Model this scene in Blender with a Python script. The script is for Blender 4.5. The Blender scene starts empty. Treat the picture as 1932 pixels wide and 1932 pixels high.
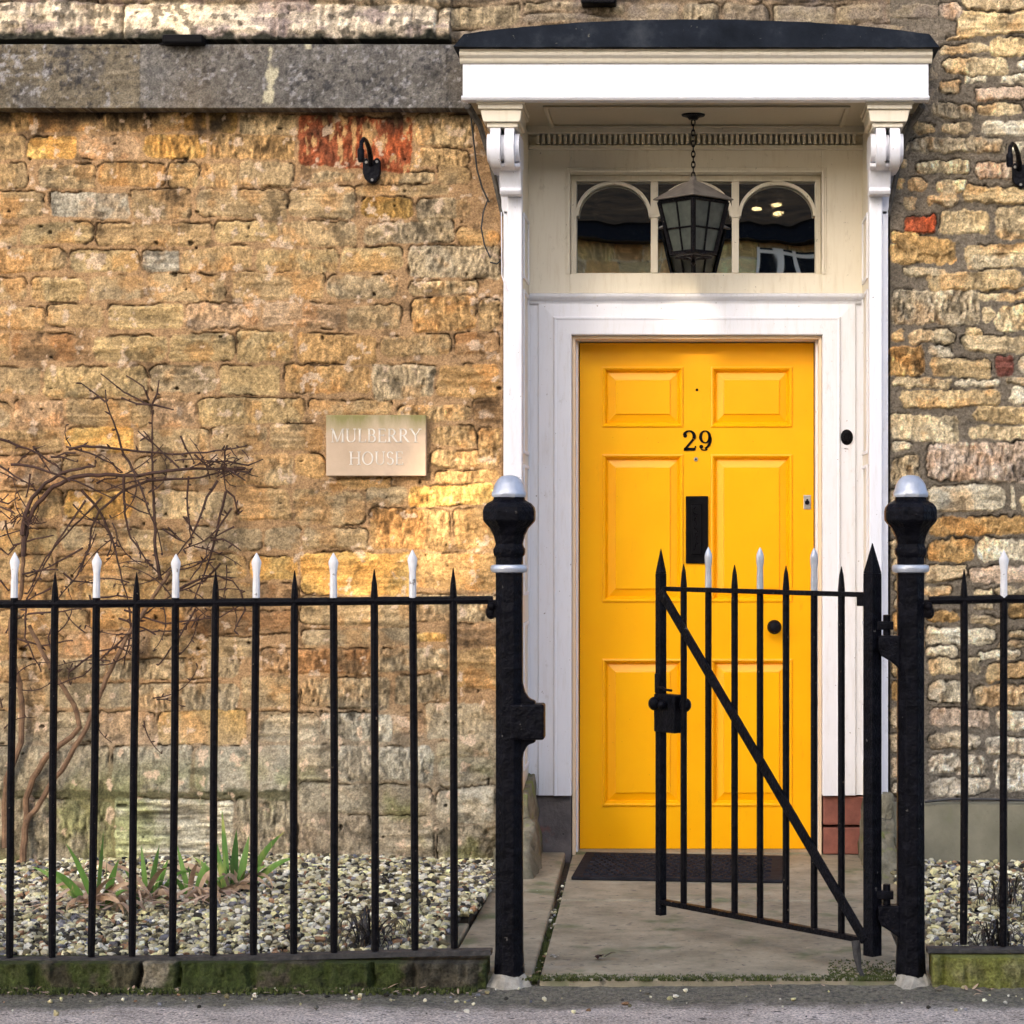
import bpy, bmesh, math, random
import numpy as np
from mathutils import Vector, Matrix
random.seed(7); rng = np.random.default_rng(11)
R = math.radians
# ------------------------------------------------------------------ camera, world, sun, exposure
scene = bpy.context.scene
F, VX, VY, CY, CZ = 4340.0, 1310.0, 1002.0, -8.5, 1.24      # focal length and horizon of the photo, camera distance and height
cam_d = bpy.data.cameras.new("camera"); cam = bpy.data.objects.new("camera", cam_d)
scene.collection.objects.link(cam); scene.camera = cam
cam.location = (0, CY, CZ); cam.rotation_euler = (R(90), 0, 0)
cam_d.sensor_width = 36; cam_d.lens = 36 * F / 1932.0
cam_d.shift_x = (966 - VX) / 1932.0; cam_d.shift_y = (VY - 966) / 1932.0
cam_d.clip_start = 0.1; cam_d.clip_end = 500
SUN = Vector((-0.36, -1.0, 0.42)).normalized()
el = math.asin(SUN.z); az = math.atan2(SUN.x, SUN.y)
w = bpy.data.worlds.new("World"); scene.world = w; w.use_nodes = True
nt = w.node_tree; bg = nt.nodes['Background']
sky = nt.nodes.new('ShaderNodeTexSky'); sky.sky_type = 'NISHITA'; sky.sun_disc = False
sky.sun_elevation = el; sky.sun_rotation = az; sky.air_density = 0.7; sky.dust_density = 5.0; sky.ozone_density = 1.6
nt.links.new(sky.outputs[0], bg.inputs[0]); bg.inputs[1].default_value = 0.15
sl = bpy.data.lights.new("sun", 'SUN'); so = bpy.data.objects.new("sun", sl); scene.collection.objects.link(so)
sl.energy = 2.1; sl.angle = R(0.5); sl.color = (1.0, 0.82, 0.60)
so.rotation_euler = SUN.to_track_quat('Z', 'Y').to_euler(); so.location = (-6, -20, 12)
scene.view_settings.view_transform = 'Standard'; scene.view_settings.look = 'None'
scene.view_settings.gamma = 1.0; scene.view_settings.exposure = 1.72
scene.render.resolution_x = 1024; scene.render.resolution_y = 1024
try:
    scene.cycles.max_bounces = 6; scene.cycles.caustics_reflective = False; scene.cycles.caustics_refractive = False
except Exception: pass

# ------------------------------------------------------------------ helpers
def wx(px, Y=0.0): return (px - VX) / F * (Y - CY)
def wz(py, Y=0.0): return CZ - (py - VY) / F * (Y - CY)
def P(px, py, Y=0.0): return (wx(px, Y), Y, wz(py, Y))

class MB:
    def __init__(s): s.v = []; s.f = []
    def add(s, vs, fs):
        b = len(s.v); s.v += [tuple(v) for v in vs]; s.f += [tuple(b + i for i in f) for f in fs]
        return s
    def box(s, x0, x1, y0, y1, z0, z1):
        x0, x1 = min(x0, x1), max(x0, x1); y0, y1 = min(y0, y1), max(y0, y1); z0, z1 = min(z0, z1), max(z0, z1)
        return s.add([(x0,y0,z0),(x1,y0,z0),(x1,y1,z0),(x0,y1,z0),(x0,y0,z1),(x1,y0,z1),(x1,y1,z1),(x0,y1,z1)],
                     [(0,3,2,1),(4,5,6,7),(0,1,5,4),(1,2,6,5),(2,3,7,6),(3,0,4,7)])
    def prism(s, poly, y0, y1):            # polygon in XZ (counter-clockwise seen from the camera), extruded along Y
        n = len(poly); vs = [(p[0], y0, p[1]) for p in poly] + [(p[0], y1, p[1]) for p in poly]
        fs = [tuple(range(n)), tuple(range(2*n-1, n-1, -1))] + [(i, i+n, (i+1) % n + n, (i+1) % n) for i in range(n)]
        return s.add(vs, fs)
    def prism_x(s, poly, x0, x1):          # polygon in YZ extruded along X
        n = len(poly); vs = [(x0, p[0], p[1]) for p in poly] + [(x1, p[0], p[1]) for p in poly]
        fs = [tuple(range(n)), tuple(range(2*n-1, n-1, -1))] + [(i, i+n, (i+1) % n + n, (i+1) % n) for i in range(n)]
        return s.add(vs, fs)
    def lathe(s, cx, cy, prof, n=8, rot=0.0, sy=1.0):   # prof: [(r,z)...]
        vs = []
        for r, z in prof:
            for k in range(n):
                a = rot + 2*math.pi*k/n; vs.append((cx + r*math.cos(a), cy + r*math.sin(a)*sy, z))
        fs = [(i*n+k, i*n+(k+1) % n, (i+1)*n+(k+1) % n, (i+1)*n+k) for i in range(len(prof)-1) for k in range(n)]
        fs += [tuple(range(n-1, -1, -1)), tuple((len(prof)-1)*n+k for k in range(n))]
        return s.add(vs, fs)
    def tube(s, pts, rad, n=6, cap=True):
        pts = [Vector(p) for p in pts]; m = len(pts)
        rr = rad if isinstance(rad, (list, tuple)) else [rad]*m
        vs = []; t0 = (pts[1]-pts[0]).normalized()
        up = Vector((0,0,1)) if abs(t0.z) < 0.9 else Vector((1,0,0))
        u = t0.cross(up).normalized()
        for i in range(m):
            t = (pts[min(i+1, m-1)] - pts[max(i-1, 0)])
            t = t.normalized() if t.length > 1e-9 else t0
            u = (u - t*u.dot(t)); u = u.normalized() if u.length > 1e-6 else t.orthogonal().normalized()
            b = t.cross(u)
            for k in range(n):
                a = 2*math.pi*k/n; vs.append(pts[i] + (u*math.cos(a) + b*math.sin(a))*rr[i])
        fs = [(i*n+k, i*n+(k+1) % n, (i+1)*n+(k+1) % n, (i+1)*n+k) for i in range(m-1) for k in range(n)]
        if cap: fs += [tuple(range(n-1, -1, -1)), tuple((m-1)*n+k for k in range(n))]
        return s.add(vs, fs)
    def torus(s, c, R0, r0, axis='y', n=16, m=6, sx=1.0, sz=1.0, a0=0, a1=2*math.pi):
        pts = []
        full = abs(a1-a0-2*math.pi) < 1e-6
        for k in range(n+1):
            a = a0+(a1-a0)*k/n
            if axis == 'y': pts.append((c[0]+R0*math.cos(a)*sx, c[1], c[2]+R0*math.sin(a)*sz))
            elif axis == 'x': pts.append((c[0], c[1]+R0*math.cos(a)*sx, c[2]+R0*math.sin(a)*sz))
            else: pts.append((c[0]+R0*math.cos(a)*sx, c[1]+R0*math.sin(a)*sz, c[2]))
        return s.tube(pts, r0, m, cap=not full)
    def sphere(s, c, r, n=12, m=8, sc=(1,1,1)):
        prof = [(max(r*math.sin(math.pi*i/m), 1e-4), -r*math.cos(math.pi*i/m)) for i in range(m+1)]
        vs = []
        for q, z in prof:
            for k in range(n):
                a = 2*math.pi*k/n; vs.append((c[0]+q*math.cos(a)*sc[0], c[1]+q*math.sin(a)*sc[1], c[2]+z*sc[2]))
        fs = [(i*n+k, i*n+(k+1) % n, (i+1)*n+(k+1) % n, (i+1)*n+k) for i in range(m) for k in range(n)]
        return s.add(vs, fs)
    def build(s, name, mat, parent=None, smooth=False, bevel=0.0, seg=2, origin=None):
        me = bpy.data.meshes.new(name)
        o3 = Vector(origin) if origin else Vector((0,0,0))
        me.from_pydata([tuple(Vector(v)-o3) for v in s.v], [], s.f); me.validate(); me.update()
        bm = bmesh.new(); bm.from_mesh(me); bmesh.ops.recalc_face_normals(bm, faces=bm.faces); bm.to_mesh(me); bm.free()
        o = bpy.data.objects.new(name, me); scene.collection.objects.link(o); o.location = o3
        me.materials.append(mat)
        if smooth:
            me.polygons.foreach_set('use_smooth', [True]*len(me.polygons))
            try: me.set_sharp_from_angle(angle=R(42))
            except Exception: pass
        if bevel:
            b = o.modifiers.new('bevel', 'BEVEL'); b.width = bevel; b.segments = seg; b.limit_method = 'ANGLE'; b.angle_limit = R(35)
        if parent is not None:
            o.parent = parent; o.matrix_parent_inverse = Matrix.Translation(-Vector(base_of(parent)))
            o.matrix_parent_inverse = Matrix.Identity(4); o.location = o3 - Vector(base_of(parent))
        return o
def base_of(o):
    b = Vector(o.location)
    while o.parent is not None: o = o.parent; b += Vector(o.location)
    return b
def tag(o, label=None, cat=None, group=None, kind=None):
    if label: o['label'] = label
    if cat: o['category'] = cat
    if group: o['group'] = group
    if kind: o['kind'] = kind
    return o
def thing(name, label, cat, loc=(0,0,0), group=None):
    o = bpy.data.objects.new(name, None); scene.collection.objects.link(o); o.location = loc; o.empty_display_size = 0.1
    return tag(o, label, cat, group)
def part_empty(name, parent, loc=None):
    o = bpy.data.objects.new(name, None); scene.collection.objects.link(o); o.parent = parent
    if loc: o.location = Vector(loc) - base_of(parent)
    return o

# ------------------------------------------------------------------ materials
def new_mat(name):
    m = bpy.data.materials.new(name); m.use_nodes = True
    return m, m.node_tree, m.node_tree.nodes['Principled BSDF']
def noise_node(t, scale, detail=4, rough=0.6, vec=None):
    n = t.nodes.new('ShaderNodeTexNoise'); n.inputs['Scale'].default_value = scale
    n.inputs['Detail'].default_value = detail; n.inputs['Roughness'].default_value = rough
    if vec: t.links.new(vec, n.inputs['Vector'])
    return n
def coords(t, stretch=(1,1,1)):
    g = t.nodes.new('ShaderNodeNewGeometry'); mp = t.nodes.new('ShaderNodeMapping')
    mp.inputs['Scale'].default_value = stretch; t.links.new(g.outputs['Position'], mp.inputs[0]); return mp.outputs[0]
def ramp(t, fac, stops):
    r = t.nodes.new('ShaderNodeValToRGB'); e = r.color_ramp.elements
    while len(e) < len(stops): e.new(0.5)
    for i, (p, c) in enumerate(stops): e[i].position = p; e[i].color = (*c[:3], 1)
    t.links.new(fac, r.inputs[0]); return r.outputs[0]
def mix(t, fac, a, b, mode='MIX'):
    n = t.nodes.new('ShaderNodeMix'); n.data_type = 'RGBA'; n.blend_type = mode
    for s, v in ((0, fac), (6, a), (7, b)):
        if isinstance(v, (int, float)): n.inputs[s].default_value = v
        elif isinstance(v, tuple): n.inputs[s].default_value = (*v[:3], 1)
        else: t.links.new(v, n.inputs[s])
    return n.outputs[2]
def bump(t, bsdf, h, strength=0.3, dist=0.01, prev=None):
    b = t.nodes.new('ShaderNodeBump'); b.inputs['Strength'].default_value = strength; b.inputs['Distance'].default_value = dist
    t.links.new(h, b.inputs['Height'])
    if prev: t.links.new(prev, b.inputs['Normal'])
    t.links.new(b.outputs[0], bsdf.inputs['Normal']); return b.outputs[0]
def nmat(name, stops, scale=8, detail=6, rough=0.7, bstr=0.3, bscale=60, bdist=0.004, metal=0.0, stretch=(1,1,1), speck=None, spec=0.5, nrough=0.65):
    m, t, b = new_mat(name); v = coords(t, stretch)
    c = ramp(t, noise_node(t, scale, detail, nrough, v).outputs[0], stops)
    if speck:                                    # (scale, threshold, colour, softness)
        for sc, th, col, sf in speck:
            k = ramp(t, noise_node(t, sc, 3, 0.6, v).outputs[0], [(th, (0,0,0)), (th+sf, (1,1,1))])
            c = mix(t, k, c, col)
    t.links.new(c, b.inputs['Base Color']); b.inputs['Roughness'].default_value = rough
    b.inputs['Metallic'].default_value = metal; b.inputs['Specular IOR Level'].default_value = spec
    if bstr: bump(t, b, noise_node(t, bscale, 5, 0.65, v).outputs[0], bstr, bdist)
    return m
def vcol_mat(name, fine=220, amp=(0.72, 1.3), bstr=0.6, rough=0.92):
    m, t, b = new_mat(name); v = coords(t)
    a = t.nodes.new('ShaderNodeAttribute'); a.attribute_name = 'Col'
    n1 = noise_node(t, fine, 4, 0.7, v)
    k = ramp(t, n1.outputs[0], [(0.3, (amp[0],)*3), (0.7, (amp[1],)*3)])
    t.links.new(mix(t, 1.0, a.outputs['Color'], k, 'MULTIPLY'), b.inputs['Base Color'])
    b.inputs['Roughness'].default_value = rough; b.inputs['Specular IOR Level'].default_value = 0.25
    p = bump(t, b, noise_node(t, 70, 6, 0.7, v).outputs[0], bstr, 0.012)
    bump(t, b, noise_node(t, 330, 3, 0.6, v).outputs[0], bstr*0.7, 0.004, p)
    return m
M = {}
M['stone'] = vcol_mat('stone', 150, (0.52, 1.5), 0.8); M['stone_rough'] = vcol_mat('rubble', 140, (0.45, 1.55), 1.0)
M['leafcol'] = vcol_mat('coloured_pebbles', 160, (0.8, 1.2), 0.15, 0.7)
def paint(name, col, dirt=(0.55,0.5,0.42), amt=0.35, rough=0.35):
    m, t, b = new_mat(name); v = coords(t); vs = coords(t, (9, 9, 1.1))
    lo = noise_node(t, 2.2, 4, 0.6, v)
    st = noise_node(t, 6, 5, 0.7, vs)
    sp = noise_node(t, 75, 3, 0.6, v)
    c = mix(t, ramp(t, st.outputs[0], [(0.5, (0,0,0)), (0.82, (amt,)*3)]), col, tuple(col[i]*dirt[i]*1.3 for i in range(3)))
    c = mix(t, ramp(t, lo.outputs[0], [(0.5, (0,0,0)), (0.8, (amt*0.5,)*3)]), c, tuple(col[i]*0.86 for i in range(3)))
    c = mix(t, ramp(t, sp.outputs[0], [(0.715, (0,0,0)), (0.74, (0.85,)*3)]), c, (0.15,0.11,0.08))
    c = mix(t, ramp(t, noise_node(t, 24, 6, 0.75, coords(t,(1,1,0.5))).outputs[0], [(0.60, (0,0,0)), (0.72, (amt*0.9,)*3)]), c, tuple(col[i]*dirt[i] for i in range(3)))
    t.links.new(c, b.inputs['Base Color']); b.inputs['Roughness'].default_value = rough
    p = bump(t, b, noise_node(t, 14, 4, 0.6, coords(t, (6,6,0.6))).outputs[0], 0.05, 0.003)
    bump(t, b, noise_node(t, 260, 2, 0.5, v).outputs[0], 0.08, 0.002, p)
    return m
M['white'] = paint('white_paint', (0.76,0.77,0.82), amt=0.42)
M['white_up'] = paint('warm_bounce_paint', (0.72,0.66,0.53), amt=0.55)  # warm bounce light under the canopy put into the paint colour
M['cream'] = paint('soffit_shade_paint', (0.42,0.37,0.27), amt=0.5)  # soffit paint darkened with the beige shade under the canopy
M['cream_edge'] = paint('cream_edge_paint', (0.76,0.60,0.42), amt=0.2)
def yellow():
    m, t, b = new_mat('yellow_gloss_paint'); v = coords(t)
    c = ramp(t, noise_node(t, 3, 5, 0.6, v).outputs[0], [(0.3, (0.88,0.385,0.0008)), (0.7, (0.90,0.44,0.0015))])
    c = mix(t, ramp(t, noise_node(t, 90, 2, 0.5, v).outputs[0], [(0.76, (0,0,0)), (0.79, (0.6,)*3)]), c, (0.35,0.14,0.01))
    c = mix(t, ramp(t, noise_node(t, 11, 6, 0.75, coords(t,(1,1,0.35))).outputs[0], [(0.62, (0,0,0)), (0.75, (0.45,)*3)]), c, (0.60,0.27,0.01))
    t.links.new(c, b.inputs['Base Color']); b.inputs['Roughness'].default_value = 0.33; b.inputs['Specular IOR Level'].default_value = 0.3
    bump(t, b, noise_node(t, 20, 4, 0.6, coords(t, (5,5,0.7))).outputs[0], 0.10, 0.003)
    return m
M['yellow'] = yellow()
M['black'] = nmat('black_gloss_paint', [(0.35,(0.0012,0.0012,0.0025)),(0.7,(0.007,0.007,0.011))], 30, 5, 0.36, 1.0, 38, 0.010, spec=0.09, speck=[(42,0.70,(0.14,0.13,0.12),0.04)])
M['iron'] = nmat('black_iron', [(0.3,(0.0012,0.0012,0.0025)),(0.75,(0.009,0.008,0.010))], 40, 5, 0.40, 1.0, 60, 0.006, spec=0.08, speck=[(90,0.69,(0.16,0.13,0.10),0.04)])
M['flat_black'] = nmat('matt_black', [(0.3,(0.0015,0.0015,0.002)),(0.8,(0.006,0.006,0.008))], 40, 4, 0.5, 0.2, 90, spec=0.07)
M['lead'] = nmat('dark_lead', [(0.25,(0.003,0.005,0.008)),(0.55,(0.012,0.016,0.024)),(0.8,(0.045,0.052,0.062))], 7, 7, 0.6, 0.4, 30, 0.006, spec=0.05, speck=[(60,0.7,(0.12,0.12,0.10),0.05)])
M['silver'] = nmat('silver_paint', [(0.3,(0.42,0.45,0.50)),(0.7,(0.62,0.65,0.70))], 25, 4, 0.32, 0.25, 90, metal=0.35)
M['whitetip'] = nmat('white_tip_paint', [(0.3,(0.70,0.70,0.70)),(0.7,(0.85,0.85,0.85))], 30, 4, 0.4, 0.3, 100, speck=[(45,0.66,(0.30,0.27,0.24),0.04)])
M['metal'] = nmat('worn_steel', [(0.3,(0.35,0.33,0.30)),(0.7,(0.6,0.58,0.55))], 40, 4, 0.35, 0.2, 90, metal=0.7)
M['lampcap'] = nmat('lantern_cap', [(0.3,(0.07,0.06,0.05)),(0.7,(0.15,0.13,0.11))], 20, 5, 0.65, 0.3, 80)
M['flag'] = nmat('flagstone', [(0.25,(0.12,0.105,0.065)),(0.42,(0.23,0.20,0.135)),(0.58,(0.34,0.295,0.205)),(0.78,(0.45,0.40,0.29))], 4.2, 9, 0.85, 0.4, 45, 0.006, speck=[(5,0.56,(0.13,0.15,0.07),0.14),(26,0.60,(0.13,0.115,0.085),0.10),(60,0.69,(0.04,0.035,0.03),0.04),(140,0.66,(0.08,0.07,0.055),0.06),(85,0.72,(0.55,0.52,0.45),0.03)], nrough=0.75)
M['plinthgrey'] = nmat('grey_plinth', [(0.3,(0.07,0.06,0.06)),(0.6,(0.15,0.13,0.125)),(0.8,(0.22,0.19,0.17))], 9, 7, 0.9, 0.6, 50, 0.01, speck=[(30,0.66,(0.03,0.03,0.03),0.06),(7,0.62,(0.20,0.07,0.05),0.1)])
M['brick'] = nmat('red_brick', [(0.3,(0.17,0.06,0.045)),(0.6,(0.27,0.095,0.065)),(0.8,(0.3,0.15,0.11))], 14, 6, 0.85, 0.5, 80, 0.006)
M['mosstone'] = nmat('mossy_stone', [(0.3,(0.07,0.07,0.04)),(0.5,(0.17,0.155,0.105)),(0.72,(0.30,0.275,0.20))], 12, 9, 0.95, 1.0, 50, 0.01, speck=[(10,0.56,(0.16,0.19,0.04),0.12),(60,0.68,(0.05,0.045,0.03),0.05)])
M['render'] = nmat('cement_render', [(0.25,(0.13,0.125,0.085)),(0.5,(0.20,0.19,0.135)),(0.75,(0.29,0.27,0.20))], 4, 8, 0.9, 0.35, 70, 0.004, speck=[(5,0.55,(0.13,0.15,0.055),0.18),(120,0.7,(0.07,0.065,0.05),0.04)])
M['rubber'] = nmat('rubber_mat', [(0.3,(0.008,0.008,0.011)),(0.7,(0.024,0.024,0.030))], 30, 5, 0.8, 0.5, 60, 0.004, spec=0.08, speck=[(80,0.74,(0.3,0.28,0.25),0.02)])
M['soil'] = nmat('dark_soil', [(0.3,(0.02,0.016,0.012)),(0.7,(0.08,0.065,0.045))], 30, 6, 0.95, 0.8, 60, 0.02)
M['bark'] = nmat('twig_bark', [(0.3,(0.022,0.010,0.007)),(0.7,(0.075,0.034,0.022))], 40, 5, 0.8, 0.4, 160, 0.002)
M['bark_old'] = nmat('old_stem_bark', [(0.3,(0.09,0.05,0.028)),(0.7,(0.25,0.15,0.085))], 30, 6, 0.9, 1.0, 90, 0.006, speck=[(50,0.68,(0.06,0.03,0.02),0.05)])
M['leaf'] = nmat('iris_leaf', [(0.3,(0.06,0.16,0.02)),(0.7,(0.17,0.33,0.06))], 14, 4, 0.5, 0.1, 60, stretch=(1,1,0.3), speck=[(16,0.56,(0.34,0.36,0.09),0.12),(30,0.66,(0.45,0.34,0.16),0.05)])
M['dry'] = nmat('dry_leaf', [(0.3,(0.26,0.15,0.10)),(0.7,(0.66,0.50,0.34))], 18, 4, 0.8, 0.2, 80)
M['blackgrass'] = nmat('black_grass', [(0.3,(0.008,0.007,0.008)),(0.7,(0.03,0.025,0.022))], 30, 3, 0.4, 0.0)
M['wire'] = nmat('cable', [(0.3,(0.01,0.01,0.01)),(0.7,(0.03,0.03,0.03))], 30, 3, 0.5, 0.0)
M['pale'] = nmat('pale_lime', [(0.3,(0.22,0.20,0.16)),(0.7,(0.48,0.45,0.38))], 30, 5, 0.9, 0.6, 60, 0.01)
def glass(name, tint=(0.9,0.92,0.9), rough=0.02):
    m, t, b = new_mat(name)
    b.inputs['Base Color'].default_value = (*tint, 1); b.inputs['Roughness'].default_value = rough
    b.inputs['Transmission Weight'].default_value = 1.0; b.inputs['IOR'].default_value = 1.5
    bump(t, b, noise_node(t, 5, 2, 0.4, coords(t)).outputs[0], 0.10, 0.02)
    return m
def pane():
    m, t, b = new_mat('window_glass'); out = t.nodes['Material Output']; g = t.nodes.new('ShaderNodeBsdfGlossy'); g.inputs['Roughness'].default_value = 0.01; g.inputs['Color'].default_value = (0.9,0.9,0.88,1)
    tr_ = t.nodes.new('ShaderNodeBsdfTransparent'); tr_.inputs[0].default_value = (0.85,0.85,0.82,1); mx = t.nodes.new('ShaderNodeMixShader'); mx.inputs[0].default_value = 0.82
    bn = t.nodes.new('ShaderNodeBump'); bn.inputs['Strength'].default_value = 0.07; bn.inputs['Distance'].default_value = 0.01
    t.links.new(noise_node(t, 4, 1, 0.4, coords(t,(1.5,1,0.7))).outputs[0], bn.inputs['Height']); t.links.new(bn.outputs[0], g.inputs['Normal'])
    t.links.new(tr_.outputs[0], mx.inputs[1]); t.links.new(g.outputs[0], mx.inputs[2]); t.links.new(mx.outputs[0], out.inputs[0]); return m
M['glass'] = pane()
def lamp_glass():
    m, t, b = new_mat('frosted_lantern_glass')
    c = ramp(t, noise_node(t, 25, 4, 0.6, coords(t)).outputs[0], [(0.3,(0.030,0.036,0.030)),(0.7,(0.075,0.085,0.07))])
    t.links.new(c, b.inputs['Base Color']); b.inputs['Roughness'].default_value = 0.28
    b.inputs['Transmission Weight'].default_value = 0.1
    return m
M['lglass'] = lamp_glass()
M['inside'] = nmat('dark_room', [(0.3,(0.02,0.018,0.015)),(0.7,(0.05,0.045,0.04))], 4, 3, 0.9, 0.0)

# ------------------------------------------------------------------ masonry height-fields
TAB = rng.random((16, 256, 256)).astype(np.float32)
def vn(x, z, seed):
    xi = np.floor(x).astype(np.int64); zi = np.floor(z).astype(np.int64)
    tx = (x - xi); tz = (z - zi); tx = tx*tx*(3-2*tx); tz = tz*tz*(3-2*tz)
    T = TAB[seed % 16]; a = xi & 255; b = zi & 255; a1 = (xi+1) & 255; b1 = (zi+1) & 255
    return (T[a,b]*(1-tx)*(1-tz) + T[a1,b]*tx*(1-tz) + T[a,b1]*(1-tx)*tz + T[a1,b1]*tx*tz)
def fbm(x, z, sc, o=4, seed=0, sz=None, g=0.55):
    sz = sc if sz is None else sz; s = 0; am = 1; tot = 0
    for i in range(o):
        s = s + am*vn(x*sc*2**i + 37.1*seed + 11*i, z*sz*2**i + 17.3*seed + 5*i, seed*3+i); tot += am; am *= g
    return s/tot
def sst(a, b, x): t = np.clip((x-a)/(b-a), 0, 1); return t*t*(3-2*t)
def lerp(a, b, t): return a + (b-a)*t
def grid_obj(name, X, Z, Hh, C, back, mat, parent=None, yb=0.0):
    ny, nx = X.shape; n = nx*ny
    V = np.stack([X, yb-Hh, Z], -1).reshape(-1, 3)
    idx = np.arange(n).reshape(ny, nx)
    q = np.stack([idx[:-1,:-1], idx[:-1,1:], idx[1:,1:], idx[1:,:-1]], -1).reshape(-1, 4)
    loop = np.concatenate([idx[0,:], idx[1:,-1], idx[-1,-2::-1], idx[-2:0:-1,0]])
    B = V[loop].copy(); B[:,1] = back; nb = len(loop)
    V2 = np.concatenate([V, B]); k = np.arange(nb); k1 = (k+1) % nb
    q2 = np.stack([loop[k1], loop[k], n+k, n+k1], -1)
    Q = np.concatenate([q, q2]).astype(np.int32)
    me = bpy.data.meshes.new(name); me.vertices.add(len(V2)); me.vertices.foreach_set('co', V2.astype(np.float32).ravel())
    me.loops.add(Q.size); me.loops.foreach_set('vertex_index', Q.ravel())
    me.polygons.add(len(Q)); me.polygons.foreach_set('loop_start', np.arange(0, Q.size, 4, dtype=np.int32))
    sm = np.ones(len(Q), bool); sm[len(q):] = False; me.polygons.foreach_set('use_smooth', sm)
    C2 = np.concatenate([C.reshape(-1,3), C.reshape(-1,3)[loop]]); C4 = np.concatenate([np.clip(C2,0.002,0.9), np.ones((len(C2),1))], 1)
    at = me.color_attributes.new('Col', 'FLOAT_COLOR', 'POINT'); at.data.foreach_set('color', C4.astype(np.float32).ravel())
    me.update(); me.validate(); me.materials.append(mat)
    o = bpy.data.objects.new(name, me); scene.collection.objects.link(o)
    if parent is not None: o.parent = parent; o.location = -base_of(parent)
    return o
def masonry(x0, x1, z0, z1, res, cz, widths, gap, proud, rough, pal, mortar, warp=(0.012, 0.02), split=0.0, splitx=None,
            crack=0.010, seed=1, corner=0.02, post=None, colvar=0.25, tool=0.5, mortar_h=0.0, edge=0.012, xjit=0.0):
    r = np.random.default_rng(seed)
    nx = int((x1-x0)/res)+1; nz = int((z1-z0)/res)+1
    X, Z = np.meshgrid(np.linspace(x0, x1, nx), np.linspace(z0, z1, nz))
    fine = (fbm(X, Z, 45, 3, seed+5)-0.5)
    XW = X + (fbm(X, Z, 5, 3, seed+1)-0.5)*warp[0]*2.4 + fine*0.010
    ZW = Z + (fbm(X, Z, 3.2, 4, seed+2)-0.5)*warp[1]*2.4 + (fbm(X, Z, 40, 3, seed+6)-0.5)*0.010
    cz = np.array(sorted(cz)); ci = np.clip(np.searchsorted(cz, ZW)-1, 0, len(cz)-2)
    D = np.full(X.shape, 1.0); TOPD = np.zeros(X.shape); CID = np.zeros(X.shape, np.int64); off = 0
    for c in range(len(cz)-1):
        br = [x0-0.3 + r.random()*0.2]
        wlo, whi = widths if not callable(widths) else widths(c)
        while br[-1] < x1+0.3: br.append(br[-1] + (wlo + (whi-wlo)*r.random()**1.4))
        br = np.array(br); n = len(br)
        m = ci == c
        xs = XW[m]; zs = ZW[m]; si = np.clip(np.searchsorted(br, xs)-1, 0, n-2)
        g = gap[0] + (gap[1]-gap[0])*r.random((n, 4))
        xa = br[si]+g[si,0]; xb = br[si+1]-g[si,1]; za = cz[c]+g[si,2]; zb = cz[c+1]-g[si,3]
        sid = si.copy()
        sp = r.random(n) < (split if splitx is None else 0)
        if splitx is not None: sp = (r.random(n) < np.where(br > splitx[0], splitx[1], split))
        fr = 0.35 + 0.3*r.random(n); zm = cz[c] + (cz[c+1]-cz[c])*fr[si] + (xs-br[si])*(r.random(n)[si]-0.5)*0.12
        gm = g[si,0]*0.7
        lo = sp[si] & (zs < zm); hi = sp[si] & (zs >= zm)
        zb = np.where(lo, zm-gm, zb); za = np.where(hi, zm+gm, za); sid = sid + np.where(hi, n, 0)
        cx = (xa+xb)/2; czc = (za+zb)/2; hx = np.maximum((xb-xa)/2, 0.004); hz = np.maximum((zb-za)/2, 0.004)
        rc = np.minimum(np.minimum(hx, hz)*0.9, corner)
        qx = np.abs(xs-cx)-hx+rc; qz = np.abs(zs-czc)-hz+rc
        d = np.hypot(np.maximum(qx,0), np.maximum(qz,0)) + np.minimum(np.maximum(qx,qz),0) - rc
        D[m] = -d; CID[m] = off + sid; TOPD[m] = (zs-czc)/hz; off += 2*n
    pr = proud[0] + (proud[1]-proud[0])*r.random(off)
    tx = (r.random(off)-0.5); tz = (r.random(off)-0.5)
    inside = sst(0, edge, D)
    n1 = fbm(X, Z, 14, 5, seed+3); n2 = fbm(X, Z, 60, 3, seed+4); nt_ = fbm(X, Z, 75, 2, seed+7, sz=16)
    bed = fbm(X, Z, 6, 3, seed+8, sz=70)
    tl = r.random(off)[CID] < tool; bd = (r.random(off)[CID] < 0.35) & ~tl
    surf = (n1-0.5)*rough*1.6 + (n2-0.5)*rough*0.7 + np.where(tl, (nt_-0.5)*rough*1.3, 0) + np.where(bd, (bed-0.5)*rough*1.3, 0)
    Hh = inside*(pr[CID] + surf) + (1-inside)*(mortar_h + (n1-0.5)*rough*0.8 + (n2-0.5)*rough*0.5)
    Hh += inside*((n1-0.5)*0.004 + tz[CID]*TOPD*0.006)
    kmask = sst(0.50, 0.62, fbm(X, Z, 4.5, 3, seed+9) + 0.10*TOPD)
    ck = np.exp(-((D+0.001)/0.0035)**2)*kmask
    Hh -= crack*ck
    pal = np.array(pal); ch = r.integers(0, len(pal), off); base = pal[ch]
    base = base*(1 + (r.random((off,1))-0.5)*2*colvar)
    C = base[CID]
    C2 = pal[r.integers(0, len(pal), off)][CID]
    C = lerp(C, C2, (sst(0.48, 0.7, fbm(X, Z, 9, 4, seed+10))*0.6)[...,None])
    C = C*(0.70 + 0.62*n1 )[...,None]*(0.80+0.42*n2)[...,None]
    C = np.where(tl[...,None], C*(0.66+0.68*sst(0.3,0.75,nt_))[...,None], C)
    C = np.where(bd[...,None], C*(0.72+0.56*bed)[...,None], C)
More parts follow.
